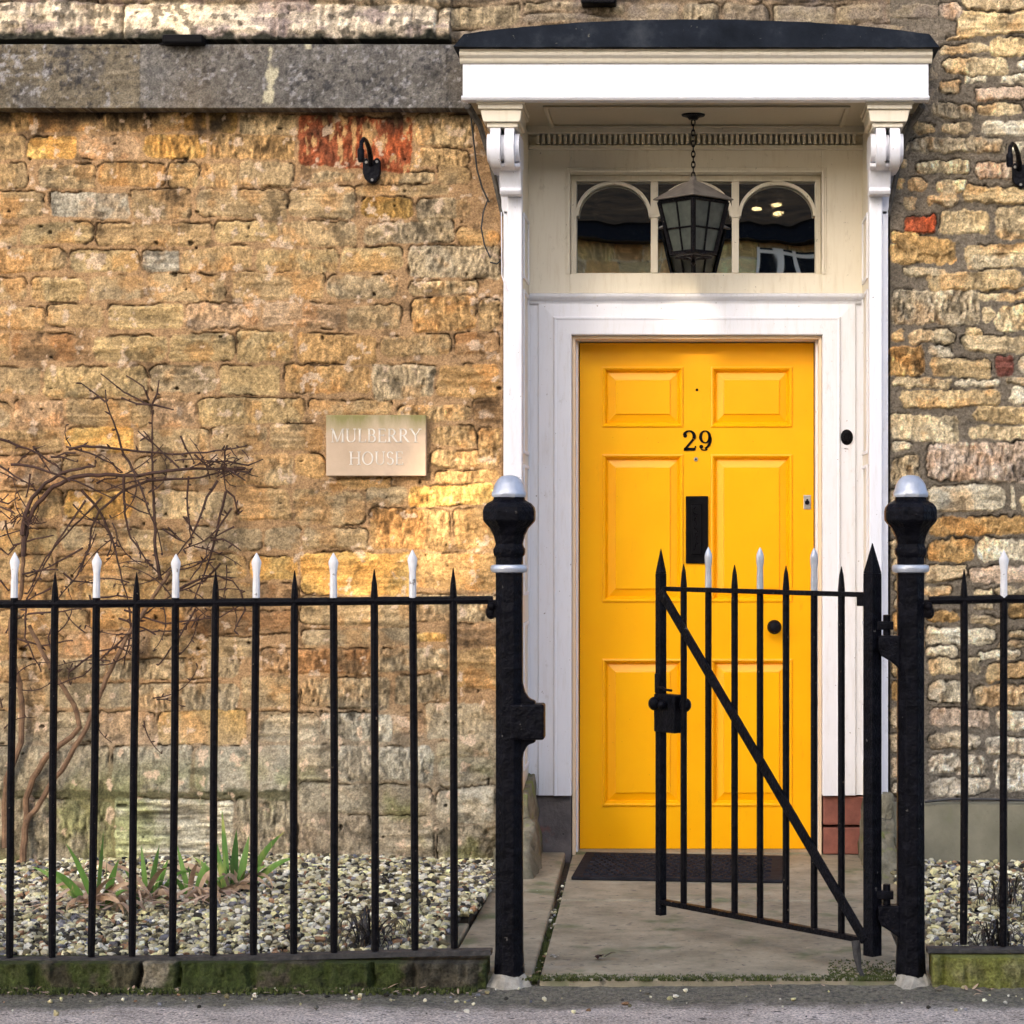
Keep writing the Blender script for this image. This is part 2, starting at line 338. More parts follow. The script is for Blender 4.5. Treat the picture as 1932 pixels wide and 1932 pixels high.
    mo = np.array(mortar)[None,None,:]*(0.72+0.6*n1)[...,None]*(0.8+0.4*n2)[...,None]
    C = lerp(mo, C, sst(-0.004, 0.004, D)[...,None])
    C = C*(1-0.78*ck)[...,None]  # crack shadow lines also darkened into the vertex colour
    if post: Hh, C = post(X, Z, Hh, C, D, CID)
    return X, Z, Hh, C
def stonework(x0, x1, z0, z1, res, stones, pal, mortar, proud=(0.004,0.012), rough=0.008, warp=(0.010,0.010), mortar_h=0.004, crack=0.012, ckthr=(0.50,0.60), ckw=0.0032,
              corner=0.02, edge=0.010, seed=1, colvar=0.12, post=None, wob=0.010, toolp=0.3, ckshade_dirt=0.85, unify=0.6, gain=1.0, tint=(1,1,1)):
    """stones: (xa, za, xb, zb, colour key, tool 0/1) in metres; everything between them is mortar"""
    r = np.random.default_rng(seed); nx = int((x1-x0)/res)+1; nz = int((z1-z0)/res)+1
    gx = np.linspace(x0, x1, nx); gz = np.linspace(z0, z1, nz); X, Z = np.meshgrid(gx, gz)
    XW = X + (fbm(X, Z, 7, 3, seed+1)-0.5)*warp[0]*2.2 + (fbm(X, Z, 38, 3, seed+5)-0.5)*wob
    ZW = Z + (fbm(X, Z, 5, 4, seed+2)-0.5)*warp[1]*2.2 + (fbm(X, Z, 42, 3, seed+6)-0.5)*wob
    D = np.full(X.shape, -1.0); CID = np.zeros(X.shape, np.int64); UZ = np.zeros(X.shape)
    for i, st in enumerate(stones):
        xa, za, xb, zb = min(st[0],st[2]), min(st[1],st[3]), max(st[0],st[2]), max(st[1],st[3])
        i0, i1 = np.searchsorted(gx, [xa-0.05, xb+0.05]); j0, j1 = np.searchsorted(gz, [za-0.05, zb+0.05])
        if i1 <= i0 or j1 <= j0: continue
        xs = XW[j0:j1, i0:i1]; zs = ZW[j0:j1, i0:i1]
        cx, cz, hx, hz = (xa+xb)/2, (za+zb)/2, (xb-xa)/2, (zb-za)/2
        sl = r.normal(0, 0.020); tp = r.normal(0, 0.05)
        zs = zs - sl*(xs-cx); hz_ = hz*(1 + tp*(xs-cx)/hx)
        rc = min(hx, hz)*0.92; rc = min(rc, corner*r.uniform(0.5, 1.6))
        qx = np.abs(xs-cx)-hx+rc; qz = np.abs(zs-cz)-hz_+rc
        d = -(np.hypot(np.maximum(qx,0), np.maximum(qz,0)) + np.minimum(np.maximum(qx,qz),0) - rc)
        sub = D[j0:j1, i0:i1]; m = d > sub; sub[m] = d[m]; CID[j0:j1, i0:i1][m] = i; UZ[j0:j1, i0:i1][m] = ((zs-cz)/hz)[m]
    n = len(stones); base = np.array([pal[st[4]] for st in stones])*(1+(r.random((n,1))-0.5)*2*colvar)
    mean_ = base.mean(0); keep = np.array([1.0 if st[4] in 'rbdlGw' else unify for st in stones])[:,None]; base = base*keep + mean_*(1-keep)
    tool = np.array([ (1.0 if st[5] else (0.55 if r.random() < toolp else 0.0)) for st in stones]); bedp = np.where((tool == 0) & (r.random(n) < 0.6), 1.0, 0.0)
    pr = r.uniform(proud[0], proud[1], n); tz = r.random(n)-0.5
    ins = sst(0, edge, D); body = sst(-0.002, 0.003, D)
    n1 = fbm(X, Z, 13, 5, seed+3); n2 = fbm(X, Z, 70, 3, seed+4); n3 = fbm(X, Z, 5, 4, seed+12)
    tl = fbm(X + (fbm(X, Z, 6, 2, seed+14)-0.5)*0.03, Z, 100, 3, seed+7, sz=34); bed = fbm(X, Z, 5, 5, seed+8, sz=60)
    T_ = tool[CID]*body; Bd = bedp[CID]*body
    surf = (n1-0.5)*rough*1.7 + (n2-0.5)*rough*0.6 + T_*(tl-0.5)*rough*2.0 + Bd*(bed-0.5)*rough*1.4 + tz[CID]*UZ*0.006
    mo_s = (n1-0.5)*rough*0.9 + (n2-0.5)*rough*0.5
    Hh = ins*(pr[CID]+surf) + (1-ins)*(mortar_h+mo_s)
    km = sst(ckthr[0], ckthr[1], fbm(X, Z, 9, 4, seed+9) + 0.09*UZ)*(0.5+0.9*fbm(X, Z, 40, 2, seed+15))
    ck = np.exp(-((D+0.0015)/ckw)**2)*km; Hh = Hh - crack*ck
    n4 = fbm(X, Z, 150, 2, seed+13); C = base[CID]*gain*(0.62+0.76*n1)[...,None]*(0.62+0.76*n2)[...,None]*(0.75+0.5*n3)[...,None]*(0.65+0.7*n4)[...,None]
    hot = sst(0.52, 0.66, fbm(X, Z, 10, 4, seed+10)); C = lerp(C, C*np.array([1.12,0.86,0.62]), (hot*0.6)[...,None])
    gr = sst(0.54, 0.68, fbm(X, Z, 8, 4, seed+11)); C = lerp(C, C*np.array([0.78,0.86,1.0]), (gr*0.6)[...,None])
    C = C*(1 + T_*((tl-0.5)*2.0))[...,None]; C = C*(1 + Bd*((bed-0.5)*1.1))[...,None]
    mo = np.array(mortar)*(0.72+0.56*n1)[...,None]*(0.72+0.56*n2)[...,None]
    C = lerp(mo, np.maximum(C, 0.01), body[...,None]); C = C*(1-ckshade_dirt*ck)[...,None]  # crack dirt and thin shadow lines both darkened into the vertex colour
    if post: Hh, C = post(X, Z, Hh, C, D, CID)
    C = C*np.array(tint)
    return X, Z, Hh, C
# ------------------------------------------------------------------ ground
def struct(o, name=None): o['kind'] = 'structure'; return o
def ground_mat():
    m, t, b = new_mat('tarmac'); v = coords(t)
    n = noise_node(t, 5, 8, 0.7, v); c = ramp(t, n.outputs[0], [(0.3,(0.42,0.35,0.29)),(0.5,(0.62,0.53,0.455)),(0.7,(0.78,0.68,0.60))])
    sp = noise_node(t, 130, 3, 0.7, v)
    c = mix(t, 1.0, c, ramp(t, sp.outputs[0], [(0.34,(0.30,)*3),(0.5,(0.9,)*3),(0.66,(1.5,)*3)]), 'MULTIPLY')
    c = mix(t, ramp(t, noise_node(t, 48, 3, 0.6, coords(t,(0.5,1,1))).outputs[0], [(0.62,(0,0,0)),(0.66,(0.85,)*3)]), c, (0.05,0.042,0.035))
    g = t.nodes.new('ShaderNodeNewGeometry'); s = t.nodes.new('ShaderNodeSeparateXYZ'); t.links.new(g.outputs['Position'], s.inputs[0])
    mr = t.nodes.new('ShaderNodeMapRange'); mr.inputs[1].default_value = -2.42; mr.inputs[2].default_value = -2.12; t.links.new(s.outputs[1], mr.inputs[0])
    ad = t.nodes.new('ShaderNodeMath'); ad.operation = 'ADD'; t.links.new(mr.outputs[0], ad.inputs[0])
    n3 = noise_node(t, 4, 6, 0.7, v); t.links.new(n3.outputs[0], ad.inputs[1])
    k = ramp(t, ad.outputs[0], [(0.62,(0,0,0)),(1.0,(0.85,)*3)])
    c = mix(t, k, c, mix(t, ramp(t, noise_node(t, 60, 4, 0.7, v).outputs[0], [(0.4,(0,0,0)),(0.6,(1,1,1))]), (0.035,0.035,0.024), (0.15,0.145,0.09)))
    t.links.new(c, b.inputs['Base Color']); b.inputs['Roughness'].default_value = 0.9
    bump(t, b, sp.outputs[0], 1.0, 0.012); return m
tar = ground_mat()
struct(MB().add([(-60,-60,-0.17),(60,-60,-0.17),(60,60,-0.17),(-60,60,-0.17)], [(0,1,2,3)]).build('ground', M['soil']))
struct(MB().box(-40, 40, -9.8, -4.2, -0.25, -0.155).build('road', nmat('asphalt', [(0.3,(0.035,)*3),(0.7,(0.07,)*3)], 40, 5, 0.9, 0.5, 90)))
# near pavement as an uneven sheet
xs = np.arange(-3.6, 3.2, 0.014); ys = np.arange(-4.2, -2.0, 0.014)
GX, GY = np.meshgrid(xs, ys)
GZ = -0.040 + (fbm(GX, GY, 2, 3, 3)-0.5)*0.018 + (fbm(GX, GY, 25, 3, 4)-0.5)*0.008 + sst(-2.3, -2.1, GY)*0.020
me = bpy.data.meshes.new('pavement'); ny, nx = GX.shape; idx = np.arange(nx*ny).reshape(ny, nx)
Q = np.stack([idx[:-1,:-1], idx[:-1,1:], idx[1:,1:], idx[1:,:-1]], -1).reshape(-1,4)
me.from_pydata(np.stack([GX,GY,GZ],-1).reshape(-1,3).tolist(), [], Q.tolist()); me.polygons.foreach_set('use_smooth', [True]*len(Q))
me.materials.append(tar); pv = bpy.data.objects.new('pavement', me); scene.collection.objects.link(pv); struct(pv)
mb = MB().box(-40, -3.61, -4.2, -2.0, -0.2, -0.035).box(3.21, 40, -4.2, -2.0, -0.2, -0.035)
struct(mb.build('side_pavement', tar))
# path slabs
mb = MB()
def slab(mb, pts, z, t=0.06, seed=0):
    r = random.Random(seed); n = len(pts); vs = [(p[0], p[1], z) for p in pts] + [(p[0], p[1], z-t) for p in pts]
    mb.add(vs, [tuple(range(n)), tuple(range(2*n-1, n-1, -1))] + [(i, i+n, (i+1) % n+n, (i+1) % n) for i in range(n)])
slab(mb, [(-0.450,-0.755),(0.622,-0.765),(0.635,0.46),(-0.47,0.46)], 0.0)
slab(mb, [(-0.430,-2.12),(0.60,-2.12),(0.62,-0.785),(-0.449,-0.777)], -0.002)
slab(mb, [(-0.72,-0.62),(-0.478,-0.62),(-0.495,0.30),(-0.72,0.30)], 0.012)
slab(mb, [(-0.70,-2.10),(-0.452,-2.10),(-0.475,-0.632),(-0.70,-0.632)], 0.004)
slab(mb, [(-0.80,-2.02),(-0.708,-2.02),(-0.708,-1.27),(-0.78,-1.27)], 0.008)
slab(mb, [(0.635,-2.1),(0.76,-2.1),(0.76,-0.3),(0.645,-0.3)], -0.001)
struct(mb.build('path', M['flag'], bevel=0.006))
struct(MB().box(-0.9, 0.9, -2.14, 0.4, -0.16, -0.03).build('path_joint_soil', M['soil']))

# ------------------------------------------------------------------ house
house = thing('stone_house', 'golden stone house with a yellow front door, white porch canopy and arched fanlight', 'house', (0, 0, 0))
GOLD = [(0.46,0.29,0.115),(0.50,0.34,0.15),(0.40,0.29,0.145),(0.36,0.27,0.15),(0.47,0.27,0.085),(0.35,0.21,0.09),(0.42,0.33,0.17),(0.30,0.235,0.135)]
PL = dict(t=(.45,.29,.13), y=(.47,.345,.155), o=(.50,.265,.075), g=(.31,.265,.185), p=(.54,.405,.23), b=(.31,.19,.095), d=(.30,.18,.055), r=(.29,.085,.036), l=(.42,.38,.30), k=(.50,.31,.20), G=(.60,.38,.13), s=(.28,.275,.19), w=(.46,.45,.36), e=(.37,.27,.15), m=(.36,.33,.25))
LS = """-40,418,125,500,o,1;132,418,370,498,o;382,418,572,495,o,1;580,420,690,500,o;698,420,780,500,d;790,420,900,505,d;905,430,1118,505,p,1;-40,510,95,600,t;102,515,290,600,G;300,510,540,600,k;546,508,780,597,G,1;790,508,1115,600,o,1
1128,440,1552,638,r,1;1565,430,1790,555,p,1;1562,562,1770,630,t,1;-40,618,110,712,t;150,622,365,710,p;375,615,628,705,o;640,615,750,710,y;757,620,900,708,t;905,608,1115,705,p;1180,650,1340,690,p,1;1420,652,1640,695,p,1;1650,625,1780,700,t
-40,725,165,822,t;190,727,485,822,l;495,718,722,825,e;740,715,1090,825,e;1096,710,1342,820,p;1365,745,1560,822,d,1;1570,752,1780,830,g,1;1345,700,1700,740,t;-40,840,70,925,t;80,842,350,920,y;360,840,800,925,t;812,838,1045,918,y;1056,835,1345,925,e;1370,835,1715,915,g,1;1722,860,1890,922,o
-40,935,260,1025,t;270,942,530,1025,y;542,942,680,1025,l;690,935,950,1025,t;965,938,1268,1025,y;1280,932,1522,1022,y;1545,925,1890,1050,m,1;-40,1045,100,1135,t;118,1050,330,1140,y;340,1040,545,1130,e;555,1035,852,1140,e;880,1028,1220,1135,t;1230,1035,1505,1125,g;1550,1060,1810,1112,p,1
-40,1160,170,1250,t;180,1150,392,1237,t;410,1150,690,1240,y;700,1145,980,1240,k;988,1145,1282,1235,k;1310,1150,1517,1237,e;1555,1122,1800,1252,o,1;1808,1130,1890,1250,t,1;-40,1265,35,1365,t;45,1265,345,1365,b;358,1265,630,1365,y;640,1260,885,1365,y;895,1250,1110,1365,y;1125,1258,1425,1368,o;1440,1265,1700,1342,t;1715,1260,1890,1342,b
-40,1390,152,1487,e;165,1385,560,1502,y;572,1380,815,1482,g;830,1380,1060,1492,y;1080,1375,1400,1482,o;1405,1372,1640,1505,m,1;1650,1380,1880,1502,o;-40,1520,45,1612,g;60,1515,245,1610,k;255,1510,570,1610,t;580,1510,745,1610,k;755,1505,1145,1602,y;1160,1510,1480,1562,t;1500,1530,1780,1590,t,1;1790,1500,1890,1602,b
-40,1622,240,1702,t;250,1612,502,1702,G;520,1620,790,1705,p;800,1605,1010,1702,e;1020,1602,1218,1702,t;1630,1610,1800,1682,t,1;1805,1620,1890,1702,o,1;1625,1695,1890,1762,t,1;-40,1718,230,1832,k;242,1720,500,1820,t;510,1718,820,1827,e;830,1718,1110,1832,p;1118,1712,1225,1802,o;1235,1805,1480,1845,o;1640,1772,1885,1820,o,1;-40,1850,240,1955,t;250,1850,500,1955,G;512,1848,880,1955,p;895,1842,1100,1960,t
1113,1850,1378,1980,e;1383,1835,1540,1905,g;1548,1828,1870,1905,G,1;1395,1916,1700,2072,o,1;1716,1916,1880,2070,o;-40,1992,218,2082,y;230,1992,700,2082,p;710,1990,985,2082,g;995,1990,1130,2072,g;1140,1990,1385,2075,e;1140,2088,1550,2245,G;1562,2085,1880,2225,o;950,2100,1132,2190,G
-40,2095,200,2182,t;215,2100,560,2178,t;570,2100,940,2187,y;-40,2195,300,2280,t;310,2192,620,2278,y;630,2198,960,2290,t;970,2202,1130,2280,b;1135,2260,1550,2360,e;1562,2242,1880,2345,g,1;1572,2388,1690,2422,G;1700,2352,1880,2435,b;0,2292,330,2372,t;340,2290,700,2378,o;710,2302,1125,2390,b;1140,2370,1560,2435,g
-60,2390,240,2472,t;250,2387,560,2477,k;570,2400,970,2482,e;980,2445,1400,2540,b,1;1410,2445,1700,2530,g,1;-40,2485,400,2562,g,1;410,2487,900,2562,g,1;1712,2445,1880,2600,o;910,2550,1130,2672,e;1140,2555,1470,2672,g,1;1490,2548,1700,2650,g,1;-40,2575,200,2672,g;212,2580,520,2672,m;530,2580,900,2682,m,1
-40,2685,200,2802,g;212,2690,352,2802,m;370,2690,582,2812,k;600,2682,932,2807,G;960,2690,1200,2802,m;1210,2690,1482,2792,l,1;1492,2690,1602,2792,k;1612,2655,1870,2790,m;-40,2815,200,2977,s;212,2815,412,2977,m;430,2815,727,2982,l;742,2815,1110,2987,l;1270,2812,1640,2947,l,1;1130,2812,1255,2945,g;1650,2795,1870,2850,y;1662,2855,1870,2960,m
-60,3010,432,3280,s,1;442,3010,888,3280,w;900,3005,1105,3280,s,1;1128,2960,1640,3062,m;1132,3070,1402,3280,k;1412,3078,1640,3280,m;1652,2970,1870,3100,l;1655,3110,1870,3280,g"""
def parse(txt, fx, fz):
    out = []
    for ln in txt.replace("\n", ";").split(";"):
        q = ln.split(","); out.append((fx(float(q[0])), fz(float(q[1])), fx(float(q[2])), fz(float(q[3])), q[4], len(q) > 5 and q[5] == '1'))
    return out
SL = parse(LS, lambda v: wx(v/2), lambda v: wz(v/2))
rows = [415,505,605,715,832,930,1032,1142,1255,1372,1500,1615,1715,1845,1985,2090,2190,2285,2385,2480,2570,2680,2812,3000,3280]
rr_ = random.Random(9)
for c in range(len(rows)-1):                       # carry the courses on past the left edge of the view
    x = wx(-24)
    while x > -3.9:
        w_ = rr_.uniform(0.14, 0.42); SL.append((x-w_+0.008, wz(rows[c+1]/2)+0.005, x, wz(rows[c]/2)-0.005, rr_.choice('tyoegp') if c < 21 else 's', rr_.random() < 0.2)); x -= w_
def rect_mask(X, Z, x0, x1, y0, y1, seed, soft=0.012, amp=0.02):
    a, b, c, d = wx(x0), wx(x1), wz(y1), wz(y0)
    n = (fbm(X, Z, 22, 4, seed)-0.5)*amp*2
    dd = np.minimum(np.minimum(X-a, b-X), np.minimum(Z-c, d-Z)) + n
    return sst(-soft/2, soft/2, dd)
def post_left(X, Z, Hh, C, D, CID):
    red = rect_mask(X, Z, 563, 777, 218, 322, 31, amp=0.06)
    st = fbm(X, Z, 80, 3, 5, sz=20)*0.6 + fbm(X, Z, 16, 4, 8)*0.4; up = sst(wz(312), wz(235), Z)
    C = lerp(C, np.array([0.66,0.42,0.19])*np.ones_like(C)*(0.6+0.8*fbm(X,Z,50,3,4))[...,None], (red*sst(0.56,0.63,st-0.07+0.17*up)*0.85)[...,None])
    g = sst(wz(1290), wz(1420), Z + (fbm(X,Z,3,4,9)-0.5)*0.3); L_ = C.mean(-1, keepdims=True)
    C = lerp(C, L_*np.array([0.92,0.87,0.70]), (g*0.72)[...,None])
    alg = sst(0.50, 0.66, fbm(X,Z,5,5,13))*sst(wz(1400), wz(1500), Z); C = lerp(C, C*np.array([0.62,0.72,0.42]), (alg*0.8)[...,None])
    C = lerp(C, np.array([0.07,0.075,0.035])*np.ones_like(C), (rect_mask(X,Z,-40,560,1490,1506,77,amp=0.02)*0.75)[...,None])
    rp = rect_mask(X,Z,222,442,1508,1615,78)*(fbm(X,Z,7,4,33,sz=85)-0.5); C = C*(1+rp*2.2)[...,None]; Hh = Hh + rp*0.02
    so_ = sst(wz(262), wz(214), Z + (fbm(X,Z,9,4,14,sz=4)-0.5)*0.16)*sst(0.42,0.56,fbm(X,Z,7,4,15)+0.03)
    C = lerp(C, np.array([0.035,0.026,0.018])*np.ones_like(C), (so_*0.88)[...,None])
    lm = fbm(X,Z,24,4,16); lime = sst(0.69, 0.74, lm + 0.03*rect_mask(X,Z,0,450,770,1080,5)); C = lerp(C, np.array([0.70,0.54,0.40])*np.ones_like(C), (lime*0.75)[...,None])
    dk = sst(0.63, 0.70, fbm(X,Z,17,5,23)); C = C*(1-0.45*dk)[...,None]
    pit = sst(0.885, 0.90, fbm(X,Z,26,2,17)); Hh = Hh - 0.012*pit; C = C*(1-0.8*pit)[...,None]
    pat = fbm(X, Z, 1.3, 3, 18); C = C*(0.86+0.28*pat)[...,None]
    rr = sst(0.0, 0.30, X - wx(770)); Hh = Hh + rr*(fbm(X,Z,9,5,19,sz=16)-0.5)*0.040
    lo = sst(wz(1380), wz(1440), Z); Hh = Hh + lo*(fbm(X,Z,7,5,20)-0.5)*0.022 + lo*0.02
    lr = lo*rr; Hh = Hh + lr*(fbm(X,Z,14,5,25)-0.5)*0.05
    return Hh, C
XL = wx(949)
X, Z, Hh, C = stonework(-3.7, XL, -0.12, wz(203), 0.0042, SL, PL, (0.40,0.255,0.135), seed=3, post=post_left, mortar_h=0.005, proud=(0.004,0.010), rough=0.009, gain=1.06, unify=0.42, tint=(1.0,0.98,0.92), ckthr=(0.53,0.62), toolp=0.25, ckw=0.0028, wob=0.014)
grid_obj('coursed_wall', X, Z, Hh, C, 0.3, M['stone'], house)
# wall above the canopy and string course
def post_up(X, Z, Hh, C, D, CID):
    C = C*(0.8+0.4*fbm(X, Z, 2, 3, 4))[...,None]
    C = C*(0.5+1.0*fbm(X,Z,70,3,11))[...,None]; pit = sst(0.86, 0.88, fbm(X,Z,30,2,7)); Hh = Hh - 0.010*pit; C = C*(1-0.6*pit)[...,None]
    C = lerp(C, np.array([0.24,0.20,0.18])*np.ones_like(C), (sst(0.5,0.7,fbm(X,Z,6,4,8))*0.5)[...,None])
    return Hh, C
XR = wx(1678)
zu = [wz(260), wz(203), wz(150), wz(100), wz(52), wz(8), wz(-45), wz(-95), wz(-150), wz(-210), wz(-270)]
X, Z, Hh, C = masonry(wx(850), wx(1769), wz(203), 3.75, 0.005, zu, (0.12,0.42), (0.003,0.010), (0.004,0.016), 0.012, [(0.36,0.28,0.17),(0.42,0.33,0.2),(0.33,0.27,0.18),(0.30,0.24,0.17)], (0.30,0.22,0.14),
                      warp=(0.02,0.03), split=0.25, crack=0.012, seed=5, post=post_up, tool=0.5)
grid_obj('upper_wall', X, Z, Hh, C, 0.3, M['stone_rough'], house)
# weathered cornice above the string course
def post_cor(X, Z, Hh, C, D, CID):
    n = fbm(X,Z,14,5,3)*0.6+fbm(X,Z,6,4,2,sz=40)*0.4; C = lerp(C, np.array([0.30,0.23,0.22])*np.ones_like(C), (sst(0.46,0.60,n)*0.7)[...,None])
    C = C*(0.45+1.1*fbm(X,Z,80,3,11))[...,None]*(0.55+0.9*fbm(X,Z,4,4,12,sz=55))[...,None]
    C = lerp(C, np.array([0.10,0.085,0.06])*np.ones_like(C), (sst(0.56,0.64,fbm(X,Z,34,4,5))*0.8)[...,None])
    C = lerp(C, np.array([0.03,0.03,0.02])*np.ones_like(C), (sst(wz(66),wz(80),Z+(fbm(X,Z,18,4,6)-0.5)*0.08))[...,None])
    pit = sst(0.87,0.885,fbm(X,Z,34,2,7)); Hh = Hh-0.014*pit; C = C*(1-0.85*pit)[...,None]
    Hh = Hh + (fbm(X,Z,3,4,9,sz=26)-0.5)*0.03 + 0.035*sst(wz(20), wz(70), Z)
    return Hh, C
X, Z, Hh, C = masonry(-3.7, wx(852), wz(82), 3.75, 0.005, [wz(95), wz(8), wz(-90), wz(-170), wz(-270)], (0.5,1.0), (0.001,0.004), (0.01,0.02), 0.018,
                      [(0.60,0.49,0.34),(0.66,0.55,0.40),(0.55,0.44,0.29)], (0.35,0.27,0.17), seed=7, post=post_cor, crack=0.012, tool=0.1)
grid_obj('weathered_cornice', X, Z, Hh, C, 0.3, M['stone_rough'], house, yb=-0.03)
def post_band(X, Z, Hh, C, D, CID):
    n = fbm(X,Z,70,3,3); C = C*(0.35+1.3*n)[...,None]*(0.6+0.8*fbm(X,Z,3,5,2))[...,None]
    C = lerp(C, np.array([0.36,0.35,0.35])*np.ones_like(C), (sst(0.55,0.66,fbm(X,Z,60,3,5)*0.6+fbm(X,Z,6,4,7)*0.4)*0.7)[...,None])
    C = lerp(C, np.array([0.03,0.03,0.035])*np.ones_like(C), (sst(0.56,0.66,fbm(X,Z,75,3,6)*0.65+fbm(X,Z,7,4,9)*0.35)*0.75)[...,None])
    C = lerp(C, np.array([0.20,0.15,0.09])*np.ones_like(C), (sst(0.45,0.75,fbm(X,Z,1.6,3,8))*0.6)[...,None])
    for (a,b,c,d) in [(502,526,178,204),(512,526,95,185),(578,590,84,98)]:
        C = lerp(C, np.array([0.58,0.53,0.36])*np.ones_like(C), (rect_mask(X,Z,a,b,c,d,50,amp=0.03)*0.8)[...,None])
    return Hh, C
X, Z, Hh, C = masonry(-3.7, wx(884,-0.09), wz(204,-0.09), wz(84,-0.09), 0.005, [wz(215,-0.09), wz(74,-0.09)], (0.7,1.3), (0.0,0.001), (0.0,0.003), 0.005,
                      [(0.135,0.125,0.11),(0.11,0.105,0.10),(0.155,0.13,0.09)], (0.10,0.095,0.085), warp=(0.001,0.001), crack=0.003, seed=9, post=post_band, tool=0, mortar_h=0.0)
grid_obj('string_course', X, Z, Hh, C, 0.0, M['stone'], house, yb=-0.09)

# neighbouring rubble wall
nb = thing('rubble_stone_house', 'neighbouring house wall of thin pale rubble stones in wide grey mortar', 'house', (1.5, 0, 0))
PR = dict(p=(.58,.46,.27), y=(.52,.38,.19), g=(.36,.30,.20), G=(.50,.31,.12), r=(.42,.10,.04), b=(.19,.07,.05), w=(.62,.54,.38), t=(.44,.34,.2), k=(.50,.38,.28))
Z5 = "1290,110,2000,335,y;1200,332,1350,378,p;1150,420,1600,510,p;1600,352,2010,540,y;1200,547,1790,705,p;1850,585,1990,682,w;1370,712,1595,780,w;1710,702,2060,792,w;1130,762,1332,880,t;1480,827,2060,945,k;1040,967,1480,1100,g,1;1510,982,1920,1080,p;880,1142,1080,1262,y;1140,1142,1450,1260,t;1550,1132,2150,1265,w;860,1292,1765,1447,g,1;1810,1332,1925,1432,w;760,1502,815,1600,p;910,1522,1400,1650,p,1;1480,1532,1880,1700,k,1;725,1692,790,1790,y;830,1682,1000,1812,t;1075,1712,1385,1822,p,1;1350,1772,2060,1940,y;770,1862,900,1990,t;1000,1862,1300,1935,t;1130,40,1350,180,k;1360,-20,2100,100,t;1130,-100,1900,-15,t;1980,1290,2300,1440,p;2020,1480,2300,1640,y;700,1300,840,1440,t"
ZR = "100,-45,200,-5,G;100,0,315,62,G;345,0,620,75,p;138,75,285,105,p;228,85,545,148,y;395,155,620,180,p;100,150,400,264,g,1;408,200,447,252,p;452,195,620,278,p,1;100,280,142,320,y;160,282,317,330,p;350,273,410,298,y;335,297,640,356,p;100,335,213,437,G,1;225,338,305,370,w;230,375,432,434,y;447,362,505,437,b;520,370,640,427,w;108,442,303,471,p;315,440,460,467,w;480,440,640,465,t;125,477,460,534,y;488,475,640,527,w;375,535,640,592,y;100,560,332,652,p;365,598,640,643,p;100,655,172,684,w;225,655,680,787,k,1;100,700,200,792,t,1;225,800,480,890,w;500,805,520,880,w;535,830,680,892,p;225,905,680,966,G;220,980,380,1052,G;395,985,680,1054,w;100,805,210,880,t;100,895,210,960,y;100,975,205,1040,t"
ZL = "1170,1222,1500,1345,t;1510,1242,2100,1372,k;1160,1392,1370,1472,t;1530,1422,1700,1475,p;1720,1400,2100,1480,t;1800,1522,2200,1642,G;1180,1592,1425,1672,G;1540,1520,1700,1575,t;1500,1620,1760,1680,t;1160,1712,1680,1842,w;1800,1740,2200,1802,p;1170,1862,1400,1940,w;1560,1892,1900,1960,w;1700,1820,2100,1870,t;900,1150,1150,1300,t;900,1320,1140,1440,y;900,1460,1140,1590,t;900,1610,1150,1750,G;900,1770,1150,1900,t"
DL = "1752,1242,1848,1272,p;1862,1250,2000,1282,y;1750,1286,1832,1326,w;1842,1292,1945,1332,t,1;1752,1338,1872,1372,k;1882,1342,2000,1378,w;1754,1384,1850,1414,p;1862,1388,2000,1424,w;1752,1426,1862,1462,w,1;1875,1432,1960,1496,w,1;1756,1470,1866,1502,w;1682,1240,1742,1275,y;1682,1286,1740,1322,G;1682,1334,1742,1372,t;1682,1384,1742,1416,y;1682,1428,1742,1462,G;1682,1472,1745,1500,t;1775,400,1870,442,y;1880,395,1990,452,p;1706,408,1766,440,r;1694,447,1800,498,G;1815,462,1960,500,y;1772,350,1800,392,t"
SR = parse(Z5, lambda v: wx(1545.6+.2*v), lambda v: wz(.2*v)) + parse(ZR, lambda v: wx(1622.9+.5661*v), lambda v: wz(463.7+.5661*v)) + parse(ZL, lambda v: wx(1468.3+.24*v), lambda v: wz(772.8+.24*v)) + parse(DL, wx, wz)
rr_ = random.Random(19)
y = -300
while y < 1510:                                    # rubble past the right edge and above the view
    hgt = rr_.uniform(30, 62); x = wx(1985) if y > -10 else wx(1690)
    while x < 3.1:
        w_ = rr_.uniform(0.08, 0.36); SR.append((x+0.01, wz(y+hgt-7), x+w_-0.012, wz(y+4), rr_.choice('pygGtkw'), rr_.random() < 0.3)); x += w_
    y += hgt
def post_right(X, Z, Hh, C, D, CID):
    low = sst(wz(1300), wz(1450), Z); L_ = C.mean(-1, keepdims=True); C = lerp(C, L_*np.array([1.08,1.0,0.84]), (low*0.6)[...,None])
    dk = sst(0.64, 0.70, fbm(X,Z,18,5,23)); C = C*(1-0.5*dk*sst(0,0.004,D))[...,None]
    return Hh, C
X, Z, Hh, C = stonework(wx(1679), 3.0, wz(1512), 3.75, 0.0042, SR, PR, (0.185,0.155,0.115), seed=13, post=post_right, mortar_h=0.010, proud=(0.012,0.022), rough=0.016,
                        warp=(0.016,0.012), wob=0.022, ckthr=(0.52,0.60), crack=0.008, corner=0.022, edge=0.006, toolp=0.6, colvar=0.15, gain=1.30, unify=0.8)
grid_obj('rubble_wall', X, Z, Hh, C, 0.3, M['stone_rough'], nb)
MB().box(wx(1679), 3.0, -0.035, 0.3, -0.12, wz(1512)).build('rendered_plinth', M['render'], nb, bevel=0.012)
cb = MB().tube([P(1745,1513,-0.05), P(1790,1508,-0.05), P(1860,1508,-0.05), P(1932,1510,-0.05), P(2200,1512,-0.05)], 0.005)
